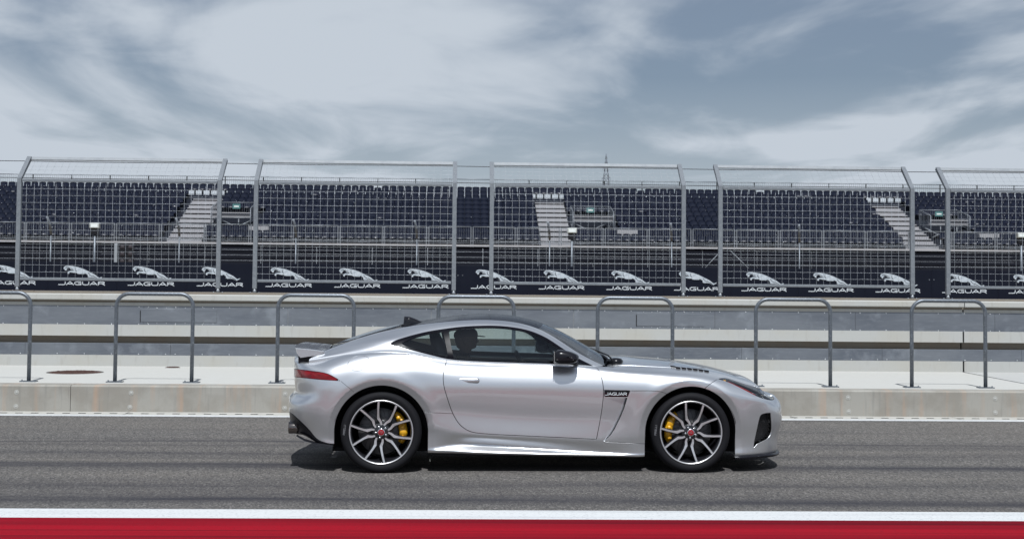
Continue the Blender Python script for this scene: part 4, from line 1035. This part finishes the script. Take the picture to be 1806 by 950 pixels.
DLO = curve([(688.2, 605.8), (694, 601.5), (702, 598), (730.5, 589.7), (755.8, 583.8), (787.8, 578.8), (814.7, 575.6), (848.4, 573.8), (882, 574.2), (915.8, 578.3), (941, 585), (966, 596.6), (997, 617), (1022.6, 632.6), (1047, 645, 1), (1022.6, 643.2), (976.5, 641.2), (932.6, 639.9), (882, 638.2), (831.6, 636.2), (791, 632.8), (764, 626.8), (730.5, 618.4), (702, 610.9), (692, 608.8)])
QUART = curve([(707.5, 604.6, 1), (732, 594.5), (757, 588), (781, 583.8, 1), (786, 606), (790.5, 629.5, 1), (764, 623.6), (731, 615.2), (714, 609.6)])
DGLASS = curve([(791.5, 582.6, 1), (815, 579.4), (848.4, 577.4), (882, 577.8), (914, 581.6), (939, 588), (963, 599.4), (994, 619.2), (1018, 634), (1033, 643.2, 1), (1000, 640.6), (932.6, 638.4), (882, 636.8), (831.6, 634.8), (800.6, 632.4, 1), (795, 606)])
_, side_p = side_p.split(np.where(side_p.V[:, 2] < .5, -1., 1.))
dlo, side_p = side_p.split(sdf(car_px(side_p.V), DLO))
qg, dlo = dlo.split(sdf(car_px(dlo.V), QUART)); dg, dlo = dlo.split(sdf(car_px(dlo.V), DGLASS))
emit('roof_side', side_p, SP, car, .014, both=True)
for side in (-1, 1):
    emit('window_trim', dlo, M['trim_black'], car, .012, side)
    emit('quarter_window', qg.push(-.003), M['side_glass'], car, None, side)
    emit('door_window', dg.push(-.003), M['side_glass'], car, None, side)
xw_ = car_pt(949.5, 578, .56)[0]; xw0 = car_pt(956, 568.6, 0)[0]; xr_ = car_pt(703, 579, .56)[0]; xr0 = car_pt(706, 575.5, 0)[0]
f = (xw_ + (xw0 - xw_) * (1 - (top_p.V[:, 1] / .56) ** 2)) - top_p.V[:, 0]
scr, top_p = top_p.split(f)
f = top_p.V[:, 0] - (xr_ + (xr0 - xr_) * (1 - (top_p.V[:, 1] / .56) ** 2)); rear_w, roof = top_p.split(f)
inner = scr.V
# dark band round the glass
def ring_split(p, wlim, xlo, xhi):
    v = p.V; e = np.maximum(v[:, 1] - wlim(v[:, 0]), np.maximum(xlo - v[:, 0], v[:, 0] - xhi)); return p.split(e)
rw = CG[rail]; o_ = np.argsort(rw[:, 0]); rail_w = pchip(rw[o_, 0][::6], rw[o_, 1][::6])
sg, sb = ring_split(scr, lambda x: rail_w(x) - .035, xw_ + .03, scr.V[:, 0].max() - .10)
rg, rb = ring_split(rear_w, lambda x: rail_w(x) - .05, rear_w.V[:, 0].min() + .03, xr_ - .03)
emit('windscreen', sg, M['screen_glass'], car, None, both=True); emit('windscreen_band', sb, M['gloss_black'], car, .006, both=True)
emit('rear_window', rg, M['rear_glass'], car, None, both=True); emit('rear_window_band', rb, M['gloss_black'], car, .006, both=True)
for xs_ in (car_pt(808, 556, .2)[0], car_pt(862, 554, .2)[0]):
    gp, roof = roof.split(np.abs(roof.V[:, 0] - xs_) - .003); emit('roof_seam', gp.push(-.006), M['inner_black'], car, None, both=True)
emit('roof', roof, M['roof_black'], car, .012, both=True)

# --- lower black parts, wing, aerial, wipers
def car_bits():
    # splitter under the nose: follows the lower edge of the bumper
    row = BG[BI[1]]; e0 = [p for p in row if p[0] > HUBX + ARCH - .01]; e0 = e0[::3] + [e0[-1]]
    side_ = [(p[0], p[1], p[2]) for p in e0]; full = [(x, -w, z) for x, w, z in side_] + [(x, w, z) for x, w, z in reversed(side_[:-1])]
    def grow(k): return [(x + k * max(0, (x - 1.75)) * 1.2, y * (1 + k * .6), z) for x, y, z in full]
    rs = []
    for k, dz in ((-.12, .002), (.0, .004), (.035, .0), (.06, -.010), (.05, -.026), (-.12, -.024)): rs.append([(x, y, z + dz) for x, y, z in grow(k)])
    n = len(full); mb = MB()
    for i in range(5): mb.add(rs[i] + rs[i + 1], [(j, j + 1, n + j + 1, n + j) for j in range(n - 1)], i not in (1, 3))
    mb.build('front_splitter', M['satin_black'], car)
    MB().box(-.90, .90, -.82, .82, .135, .17).box(-1.76, -.91, -.50, .50, .137, .17).box(.91, 2.05, -.50, .50, .137, .17).build('underbody', M['inner_black'], car)
    for hx in (-HUBX, HUBX):
        for s in (-1, 1):
            n = 28; vs, fs = [], []; wo = .915 if hx < 0 else .89
            path = [(-ARCH - .004,   .175)] + [(-(ARCH + .004) * math.cos(k * math.pi / n), HUBZ + (ARCH + .004) * math.sin(k * math.pi / n)) for k in range(n + 1)] + [(ARCH + .004, .17)]
            for dx, z in path:
                for w, q in ((wo if z > .4 else wo - .05, 1), (.52, 1), (.50, 0)): vs.append((hx + dx * q, s * w, z if q else min(z, HUBZ)))
            for k in range(len(path) - 1):
                for j in range(2): fs.append((k * 3 + j, k * 3 + j + 1, k * 3 + j + 4, k * 3 + j + 3))
            MB().add(vs, fs, True).build('arch_liner', M['inner_black'], car)
    # rear valance: black lip, fins and round tailpipes
    emit('rear_diffuser', diff_p, M['satin_black'], car, .02, both=True)
    xt = car_pt(512, 745, .45)[0]
    for y in (-.18, .18, -.36, .36): MB().prism_y([(xt + .11, .27), (xt + .38, .18), (xt + .38, .26), (xt + .07, .37)], y - .006, y + .006).build('diffuser_fin', M['satin_black'], car)
    for y in (-.60, -.47, .47, .60):
        p = MB().lathe([(.036, xt + .30), (.050, xt + .12), (.052, xt + .035), (.050, xt + .030), (.044, xt + .034), (.042, xt + .12), (.0, xt + .12)], 24, 'x', (-.03, y, .350)); p.build('exhaust_tip', M['tip_metal'], car)
    lip = [car_pt(523, 770, .66), car_pt(536, 777.5, .78), car_pt(560, 784.5, .855), car_pt(587, 788, .885)]
    for s in (-1, 1):
        mb = MB(); rs = []
        for p in lip: rs.append([(p[0], s * (p[1] - .06), p[2] + .015), (p[0], s * (p[1] + .008), p[2] + .018), (p[0], s * (p[1] + .014), p[2] + .006), (p[0], s * (p[1] - .06), p[2] - .004)])
        mb.rings(rs, True, False).build('rear_lip', M['satin_black'], car)
    # boot-lid wing with its dark foot
    P = lambda px, py: car_pt(px, py, .62)
    prof = [P(522, 613.5), P(540, 615), P(556, 616.8), P(571, 619), P(572.5, 621), P(561, 626.5), P(545, 628.5), P(530, 631), P(524.5, 623)]
    rs = []
    for w in np.linspace(-1, 1, 25):
        e = abs(w); q = []
        for p in prof:
            back = (p[0] - prof[3][0]) / (prof[0][0] - prof[3][0])
            q.append((p[0] - .045 * (1 - e ** 2) * back - .0, w * .635, p[2] - (.03 if e > .985 else 0) * (p[2] - .99) * 3))
        rs.append(q)
    MB().rings(rs, True, False).build('rear_wing', SP, car)
    f = [P(526, 628), P(560, 624), P(562, 629.5), P(548, 634), P(526, 640)]
    mb = MB(); n = len(f); mb.add([(p[0], -.615, p[2]) for p in f] + [(p[0], .615, p[2]) for p in f], [(i, (i + 1) % n, n + (i + 1) % n, n + i) for i in range(n)] + [tuple(range(n)), tuple(reversed(range(n, 2 * n)))])
    mb.build('wing_base', M['satin_black'], car)
    # shark-fin aerial
    a = [car_pt(706, 573, 0), car_pt(711.5, 571, 0), car_pt(713, 557.7, 0), car_pt(723, 558.4, 0), car_pt(734, 562.5, 0), car_pt(743, 567, 0), car_pt(748, 568, 0), car_pt(740, 574, 0), car_pt(720, 577, 0)]
    rs = []
    for y, sc in ((-.022, .0), (-.018, .6), (-.008, 1), (.008, 1), (.018, .6), (.022, .0)):
        rs.append([(p[0] + (.01 * (1 - sc)), y, 1.205 + (p[2] - 1.205) * (.35 + .65 * sc)) for p in a])
    MB().rings(rs, True, True).build('aerial_fin', M['gloss_black'], car)
    # cowl, wipers
    cx = COWL_X
    w = np.linspace(-1, 1, 17); pts0 = [(cx - .09 + .07 * (1 - e * e), e * .70, .885 + .028 * (1 - e * e)) for e in w]; pts1 = [(cx + .03 + .06 * (1 - e * e), e * .70, .872 + .026 * (1 - e * e)) for e in w]
    n = len(w); MB().add(pts0 + pts1, [(i, i + 1, n + i + 1, n + i) for i in range(n - 1)], True).build('cowl_panel', M['satin_black'], car)
    for (y0, y1) in ((-.50, .10), (.16, .66)):
        wp = MB(); z0 = .945
        wp.tube([(cx + .05, y0, .93), (cx + .02, (y0 + y1) / 2, .972), (cx + .0, y1, .975)], [.012, .010, .008], 8)
        wp.build('wiper_arm', M['satin_black'], car)
        wb = MB(); wb.tube([(cx + .06, y0 - .16, .945), (cx + .055, y0 + .15, .975), (cx + .03, y1 + .1, .985)], .007, 6); wb.build('wiper_blade', M['matt_black'], car)
        MB().lathe([(0, .03), (.024, .026), (.028, 0), (.028, -.02)], 12, 'z', (cx + .05, y0, .918)).build('wiper_pivot', M['satin_black'], car)
    p = car_pt(1086, 634.5, .52); MB().rings([[(p[0] + dx * s_, -p[1] + dy * s_, p[2] + dz) for dx, dy in [(-.075, 0), (-.03, -.07), (.04, -.06), (.065, 0), (.03, .06), (-.04, .05)]] for dz, s_ in ((-.04, 1.0), (-.005, 1.0), (.014, .75), (.020, .3))], True, True).build('cowl_corner', M['satin_black'], car)
    # bonnet louvres
    for s in (-1, 1):
        for k in range(7):
            t = k / 6; j = ((car_px(hood_p.V) - np.array([1186 + 60 * t, 646.4 + 8.6 * t])) ** 2).sum(1).argmin(); a = hood_p.V[j]
            MB().prism_y([(a[0] - .021, a[2] - .012), (a[0] + .019, a[2] - .016), (a[0] + .021, a[2] + .006), (a[0] - .015, a[2] + .010)], s * a[1] - .032, s * a[1] + .032).build('bonnet_louvre', M['matt_black'], car)
car_bits()

# --- door mirrors
def mirrors():
    for s in (-1, 1):
        w0, w1 = .80, 1.005
        c = car_pt(999, 630, .92); rs = []
        #          lateral, x centre, half length, z centre, half height
        for w, dx, hl, dz, hh in ((.855, .005, .055, -.018, .030), (.865, .0, .085, -.008, .052), (.89, -.002, .105, 0, .066), (.93, -.004, .110, .003, .069), (.975, -.008, .104, .004, .066), (1.005, -.012, .090, .003, .058), (1.02, -.018, .06, .0, .038), (1.024, -.02, .02, 0, .012)):
            q = []
            for a in np.linspace(0, 2 * math.pi, 29)[:-1]:
                ca, sa = math.cos(a), math.sin(a); e = .72
                xx = np.sign(ca) * abs(ca) ** e * hl; zz = np.sign(sa) * abs(sa) ** e * hh
                t_ = (xx / hl + 1) / 2
                if zz > 0: zz *= 1.08 - .62 * t_ ** 1.3
                else: zz = -abs(zz / hh) ** .8 * hh * .95 + .010 * t_
                q.append((c[0] + dx + xx, s * w, c[2] + dz + zz))
            rs.append(q)
        m = MB().rings(rs, True, True).build('door_mirror', M['satin_black'], car)
        MB().box(c[0] - .113, c[0] - .107, *sorted((s * .885, s * .99)), c[2] - .05, c[2] + .055).build('mirror_glass', M['chrome'], m)
        a = car_pt(1018, 639.5, .80); st = MB()
        st.tube([(a[0], s * .765, a[2] - .004), (a[0] - .01, s * .82, a[2] - .002), (c[0] + .03, s * .885, c[2] - .035)], [.026, .02, .022], 10); st.build('mirror_stalk', M['satin_black'], m)
        MB().box(c[0] - .095, c[0] + .05, *sorted((s * 1.006, s * 1.0165)), c[2] - .016, c[2] - .012).build('indicator_strip', M['chrome'], m)
mirrors()

# --- wheels
def wheel_meshes():
    d = {}
    RO, RI = .345, .272
    # outward is -y; the tyre's outer face lies near y = 0
    d['tyre'] = MB().lathe([(RI - .004, .020), (RI + .004, .006), (RI + .014, .0), (RI + .030, -.004), (RI + .048, -.002), (RI + .060, .008), (RO - .004, .022), (RO, .040), (RO, .23), (RO - .006, .255), (RI + .04, .275), (RI, .262)], 72, 'y', closed=True).mesh('tyre', M['tyre_rubber'])
    b = MB(); b.lathe([(RI - .003, .006), (RI - .016, .010), (RI - .024, .035), (RI - .030, .10), (RI - .05, .15), (RI - .03, .25), (RI, .258)], 72, 'y')
    b.mi = 0; b.lathe([(.0, .028), (.060, .028), (.078, .036), (.080, .06), (.05, .12)], 40, 'y')
    d['wheel'] = b.mesh('wheel', M['wheel_black'])
    d['rim_flange'] = MB().lathe([(RI - .012, .0095), (RI - .012, .004), (RI - .004, .0005), (RI + .001, .003), (RI + .001, .012)], 72, 'y').mesh('rim_flange', M['machined'])
    def spoke(sg):
        mb = MB(); RM = RI - .008
        ctr = [(.060, 10.0, .012, .026), (.085, 15.0, .0165, .026), (.118, 24.0, .0180, .024), (.15, 22.4, .0155, .019), (.20, 19.8, .0138, .011), (RM - .012, 17.6, .0138, .006), (RM, 17.4, .015, .006)]
        secs = []
        for i, (r, a, hw_, y) in enumerate(ctr):
            p = np.array([r * math.cos(R(a * sg)), r * math.sin(R(a * sg))]); secs.append((p, hw_, y))
        rs = []
        for i, (p, hw_, y) in enumerate(secs):
            t = secs[min(i + 1, len(secs) - 1)][0] - secs[max(i - 1, 0)][0]; t /= np.linalg.norm(t); n = np.array([-t[1], t[0]])
            if i == 2: hw_ *= 1.15
            a1, a2 = p + n * hw_ * .56, p - n * hw_ * .56; b1, b2 = p + n * hw_ * 1.02, p - n * hw_ * 1.02
            rs.append([(a1[0], y, a1[1]), (a2[0], y, a2[1]), (b2[0], y + .010, b2[1]), (b2[0], y + .05, b2[1]), (b1[0], y + .05, b1[1]), (b1[0], y + .010, b1[1])])
        for i in range(len(rs) - 1):
            for k in range(6):
                mb.mi = 0 if k == 0 else 1
                mb.add([rs[i][k], rs[i][(k + 1) % 6], rs[i + 1][(k + 1) % 6], rs[i + 1][k]], [(0, 1, 2, 3)])
        # machined face is a slightly raised strip
        return mb.mesh('spoke', [M['machined'], M['wheel_black']])
    d['sp'] = [spoke(1), spoke(-1)]
    d['nut'] = MB().lathe([(0, .016), (.008, .017), (.0105, .020), (.0105, .034)], 8, 'y').mesh('wheel_nut', M['chrome'])
    d['cap'] = MB().lathe([(0, .013), (.020, .0135), (.026, .016)], 28, 'y').mesh('centre_cap', M['cap_red'])
    d['capring'] = MB().lathe([(.0255, .0135), (.031, .014), (.033, .020), (.033, .03)], 28, 'y').mesh('cap_ring', M['chrome'])
    e = MB()
    for pl in ([(-.012, -.003), (-.006, .006), (.004, .007), (.011, .002), (.008, -.006)], [(-.008, -.008), (0, -.003), (.006, -.009)]): stroke(e, pl, .0032, .0135, .0012)
    d['emblem'] = e.mesh('cap_emblem', M['chrome'])
    disc = MB(); disc.lathe([(.095, .100), (.195, .100), (.197, .103), (.197, .128), (.195, .131), (.10, .131)], 64, 'y'); disc.mi = 1; disc.lathe([(.05, .092), (.088, .095), (.095, .100)], 40, 'y')
    d['disc'] = disc.mesh('brake_disc', [M['disc_iron'], M['wheel_black']])
    sl = MB()
    for k in range(24):
        a = k * math.pi / 12
        sl.tube([(.12 * math.cos(a), .0995, .12 * math.sin(a)), (.155 * math.cos(a + .10), .0995, .155 * math.sin(a + .10)), (.185 * math.cos(a + .22), .0995, .185 * math.sin(a + .22))], .0018, 4, False)
    d['slots'] = sl.mesh('disc_slots', M['inner_black'])
    # six-piston caliper, centred on angle 0
    cp = MB(); rs = []
    for a in np.linspace(-42, 42, 15):
        e = abs(a) / 42; r0 = .150 + .018 * e ** 2; r1 = .224 - .010 * e ** 4; y0 = .052 + .030 * e ** 3; ca, sa = math.cos(R(a)), math.sin(R(a)); bmp = .006 * math.cos(R(a * 13))
        rs.append([(r * ca, y + (bmp if y < .09 else 0), r * sa) for r, y in ((r0, y0 + .02), (r0 + .012, y0 + .004), ((r0 + r1) / 2, y0), (r1 - .014, y0 + .004), (r1, y0 + .022), (r1, .13), (r0, .095))])
    cp.rings(rs, True, True)
    for a in (-27, 0, 27): cp.lathe([(0, -.008), (.016, -.006), (.018, .0), (.018, .02)], 14, 'y', (.186 * math.cos(R(a)), .052, .186 * math.sin(R(a))))
    d['caliper'] = cp.mesh('brake_caliper', M['caliper_yellow'])
    lt = MB(); w = lettering('PIRELLI', .085, .017, .2, .22, .0006)
    d['sidewall'] = w.mesh('sidewall_lettering', M['rubber_letter'])
    return d
WD = wheel_meshes()
def wheels():
    for hx, s, rot, cal, plane in ((-HUBX, -1, 78, 12, .925), (HUBX, -1, 83, 168, .905), (-HUBX, 1, 78, 180 - 12 + 0, .925), (HUBX, 1, 70, 12, .905)):
        piv = Matrix.Translation((hx, s * plane, HUBZ)) @ (Matrix.Rotation(math.pi, 4, 'Z') if s > 0 else Matrix.Identity(4))
        wh = link('wheel', WD['wheel'], car); wh.matrix_local = piv
        link('tyre', WD['tyre'], wh); link('rim_flange', WD['rim_flange'], wh)
        for k in range(5):
            for q in (0, 1):
                o = link('spoke', WD['sp'][q], wh); o.rotation_euler = (0, -R(rot + 72 * k), 0)
            a = R(rot + 36 + 72 * k); link('wheel_nut', WD['nut'], wh, (.047 * math.cos(a), -.001, .047 * math.sin(a)))
        link('centre_cap', WD['cap'], wh); link('cap_ring', WD['capring'], wh); link('cap_emblem', WD['emblem'], wh)
        link('brake_disc', WD['disc'], wh); link('disc_slots', WD['slots'], wh)
        c = link('brake_caliper', WD['caliper'], wh); c.rotation_euler = (0, -R(cal), 0)
        for a0 in (176,):
            a = R(a0); o = link('sidewall_lettering', WD['sidewall'], wh, (.302 * math.cos(a), -.0045, .302 * math.sin(a))); o.rotation_euler = (0, -(a - math.pi / 2), 0)
wheels()

# --- cabin inside
def inside():
    MB().box(-.88, .88, -.76, .76, .172, .24).build('cabin_floor', M['interior_black'], car)
    # inner door and quarter trim, up to the belt
    for s in (-1, 1):
        MB().add([(-.90, s * .70, .24), (.58, s * .72, .24), (.58, s * .735, .885), (.2, s * .765, .895), (-.45, s * .775, .90), (-.8, s * .745, .92), (-1.25, s * .66, .965)], [tuple(range(7))]).build('inner_trim', M['interior_black'], car)
    MB().prism_y([(-1.50, .60), (-1.10, .60), (-1.0, .70), (-1.05, .82), (-1.25, .90), (-1.56, .955)], -.66, .66).build('parcel_shelf', M['interior_black'], car)
    MB().prism_y([(.12, .50), (.24, .80), (.34, .88), (.52, .895), (.70, .865), (.74, .40)], -.74, .74).build('dashboard', M['interior_black'], car)
    for s in (-1, 1):
        st = empty('seat', (-.36, 0, 0)); st.parent = car
        rs = []
        for z, x, hw_, t in ((.36, -.16, .25, .10), (.55, -.24, .26, .11), (.75, -.335, .25, .10), (.90, -.41, .215, .085), (.98, -.45, .15, .07), (1.06, -.485, .13, .065), (1.13, -.51, .115, .05), (1.15, -.515, .08, .03)):
            q = []
            for a in np.linspace(0, 2 * math.pi, 21)[:-1]:
                ca, sa = math.cos(a), math.sin(a); q.append((x + t * np.sign(ca) * abs(ca) ** .7 + (.05 * abs(sa) ** 2 if z < .95 else 0), s * .36 + hw_ * np.sign(sa) * abs(sa) ** .6, z))
            rs.append(q)
        MB().rings(rs, True, True).build('backrest', M['seat_leather'], st)
        cu = MB(); rs = []
        for x, z, hw_ in ((-.28, .36, .24), (-.05, .35, .26), (.22, .40, .26), (.34, .39, .22)):
            rs.append([(x, s * .36 + hw_ * np.sign(math.sin(a)) * abs(math.sin(a)) ** .6, z + .08 * np.sign(math.cos(a)) * abs(math.cos(a)) ** .7 + .04 * abs(math.sin(a)) ** 3) for a in np.linspace(0, 2 * math.pi, 21)[:-1]])
        cu.rings(rs, True, True).build('cushion', M['seat_leather'], st)
    # steering wheel on the far side
    c = np.array([-.03, .36, .80]); tilt = R(22); sw = MB(); ring = []
    for a in np.linspace(0, 2 * math.pi, 33): ring.append((c[0] + .18 * math.cos(a) * -math.sin(tilt) * -1 * -1, c[1] + .18 * math.sin(a), c[2] + .18 * math.cos(a) * math.cos(tilt)))
    sw.tube(ring, .016, 8, False)
    for a in (R(90), R(-90), R(180)): sw.tube([tuple(c + [.03, 0, 0]), (c[0] - .17 * math.cos(a) * math.sin(tilt), c[1] + .17 * math.sin(a), c[2] + .17 * math.cos(a) * math.cos(tilt))], .014, 6)
    sw.lathe([(0, -.02), (.05, -.015), (.055, .03), (.03, .25)], 16, 'x', tuple(c + [.02, 0, -.0])); sw.build('steering_wheel', M['seat_leather'], car)
    MB().bbox(.12, .16, -.11, .11, 1.13, 1.19, .01).build('rear_view_mirror', M['interior_black'], car)
inside()

# ---------------------------------------------------------------- the driver, in the far seat
def driver():
    p = empty('person', tuple(CO + .36 * cY - .36 * cX), CPSI); tag(p, 'driver in dark cap and sunglasses sitting at the wheel inside the silver car', 'person')
    me = bpy.data.meshes.new('body')
    V = [(-.16, 0, .47), (-.20, 0, .62), (-.24, 0, .78), (-.255, 0, .875), (-.235, 0, .95), (-.23, 0, .985),        # pelvis .. neck
         (-.245, -.17, .865), (-.06, -.235, .69), (.16, -.17, .80), (.265, -.155, .845), (-.245, .17, .865), (-.06, .235, .69), (.16, .17, .80), (.265, .155, .845),   # arms
         (.10, -.11, .47), (.38, -.13, .54), (.66, -.12, .36), (.78, -.12, .36), (.10, .11, .47), (.38, .13, .54), (.66, .12, .36), (.78, .12, .36)]
    E = [(0, 1), (1, 2), (2, 3), (3, 4), (4, 5), (3, 6), (6, 7), (7, 8), (8, 9), (3, 10), (10, 11), (11, 12), (12, 13), (0, 14), (14, 15), (15, 16), (16, 17), (0, 18), (18, 19), (19, 20), (20, 21)]
    Rr = [(.16, .13), (.15, .12), (.16, .12), (.12, .09), (.06, .06), (.052, .055), (.075, .075), (.052, .052), (.042, .042), (.036, .034), (.075, .075), (.052, .052), (.042, .042), (.036, .034), (.095, .09), (.072, .072), (.05, .05), (.04, .04), (.095, .09), (.072, .072), (.05, .05), (.04, .04)]
    me.from_pydata(V, E, []); o = link('body', me, p); me.materials.append(M['cloth_dark'])
    o.modifiers.new('skin', 'SKIN'); sk = me.skin_vertices[0].data
    for i, r in enumerate(Rr): sk[i].radius = r
    sk[0].use_root = True
    o.modifiers['skin'].use_smooth_shade = True; ss = o.modifiers.new('sub', 'SUBSURF'); ss.levels = 1; ss.render_levels = 2
    # head: rings from the neck up, the profile pushed out for chin, mouth, nose and brow
    prof = [(.955, .052, .050, 0, 0), (.985, .056, .054, 0, 0), (1.000, .078, .060, .016, .006), (1.015, .087, .064, .014, .006), (1.032, .091, .068, .010, .006), (1.045, .095, .070, .010, .007), (1.058, .100, .072, .022, .010), (1.072, .103, .074, .014, .007), (1.086, .105, .076, .004, .004), (1.102, .107, .077, .006, .0), (1.125, .104, .076, .0, 0), (1.150, .093, .069, 0, 0), (1.168, .072, .054, 0, 0), (1.178, .035, .028, 0, 0)]
    rs = []
    for z, a, b, nose, _ in prof:
        q = []
        for t in np.linspace(0, 2 * math.pi, 33)[:-1]:
            ct, s_ = math.cos(t), math.sin(t); x = a * ct + (nose * max(0, ct) ** 14 if nose > .009 else nose * max(0, ct) ** 4); q.append((-.215 + x, b * s_, z))
        rs.append(q)
    h = MB().rings(rs, True, True).build('head', M['skin'], p)
    for s in (-1, 1):
        MB().rings([[(-.225 + .022 * k * math.cos(a), s * (.070 + d), 1.068 + .032 * k * math.sin(a)) for a in np.linspace(0, 2 * math.pi, 13)[:-1]] for k, d in ((.8, 0), (1, .010), (.7, .014))], True, True).build('ear', M['skin'], h)
        MB().rings([[(-.113 + d, s * .035 + .026 * k * math.cos(a), 1.083 + .019 * k * math.sin(a)) for a in np.linspace(0, 2 * math.pi, 15)[:-1]] for k, d in ((1, -.008), (1, .004), (.6, .008))], True, True).build('sunglass_lens', M['lens_dark'], h)
        MB().tube([(-.112, s * .062, 1.087), (-.22, s * .080, 1.085)], .003, 6).build('sunglass_arm', M['lens_dark'], h)
    MB().tube([(-.108, -.012, 1.088), (-.108, .012, 1.088)], .003, 6).build('sunglass_bridge', M['lens_dark'], h)
    rs = []
    for z, k in ((1.108, 1.0), (1.13, 1.02), (1.155, .95), (1.176, .78), (1.188, .45), (1.191, .1)):
        rs.append([(-.215 + .112 * k * math.cos(t), .082 * k * math.sin(t), z - (.012 if math.cos(t) < -.3 else 0)) for t in np.linspace(0, 2 * math.pi, 33)[:-1]])
    c = MB().rings(rs, True, True).build('cap', M['cap_dark'], p)
    MB().add([(-.13, -.07, 1.112), (-.05, -.06, 1.104), (-.032, -.03, 1.103), (-.028, 0, 1.104), (-.032, .03, 1.103), (-.05, .06, 1.104), (-.13, .07, 1.112)] + [(x, y, z + .006) for x, y, z in [(-.13, -.07, 1.112), (-.05, -.06, 1.104), (-.032, -.03, 1.103), (-.028, 0, 1.104), (-.032, .03, 1.103), (-.05, .06, 1.104), (-.13, .07, 1.112)]],
             [tuple(range(7)), tuple(range(13, 6, -1))] + [(i, i + 1, i + 8, i + 7) for i in range(6)]).build('cap_peak', M['cap_dark'], c)
    # hands closed on the rim
    for s in (-1, 1):
        hb = MB(); cx, cy, cz = .285, s * .160, .850
        hb.rings([[(cx + dx + .016 * k * math.cos(a), cy + .012 * k * math.sin(a) * 1.4, cz + dx * .3 + .034 * k * math.sin(a + .4)) for a in np.linspace(0, 2 * math.pi, 13)[:-1]] for dx, k in ((-.035, .8), (-.01, 1.05), (.02, 1.1), (.04, .8))], True, True)
        for k in range(4):
            z0 = cz + .028 - k * .019; L = (.9, 1, .95, .78)[k]
            hb.tube([(cx + .03, cy, z0), (cx + .055 * L, cy + s * .012, z0 + .002), (cx + .06 * L, cy + s * .034 * L, z0), (cx + .040 * L, cy + s * .044 * L, z0 - .002)], [.0095, .009, .008, .0065], 7)
        hb.tube([(cx + .0, cy + s * .012, cz + .025), (cx + .012, cy + s * .034, cz + .034), (cx + .03, cy + s * .044, cz + .04)], [.011, .009, .007], 7)
        hb.build('hand', M['skin'], p)
driver()
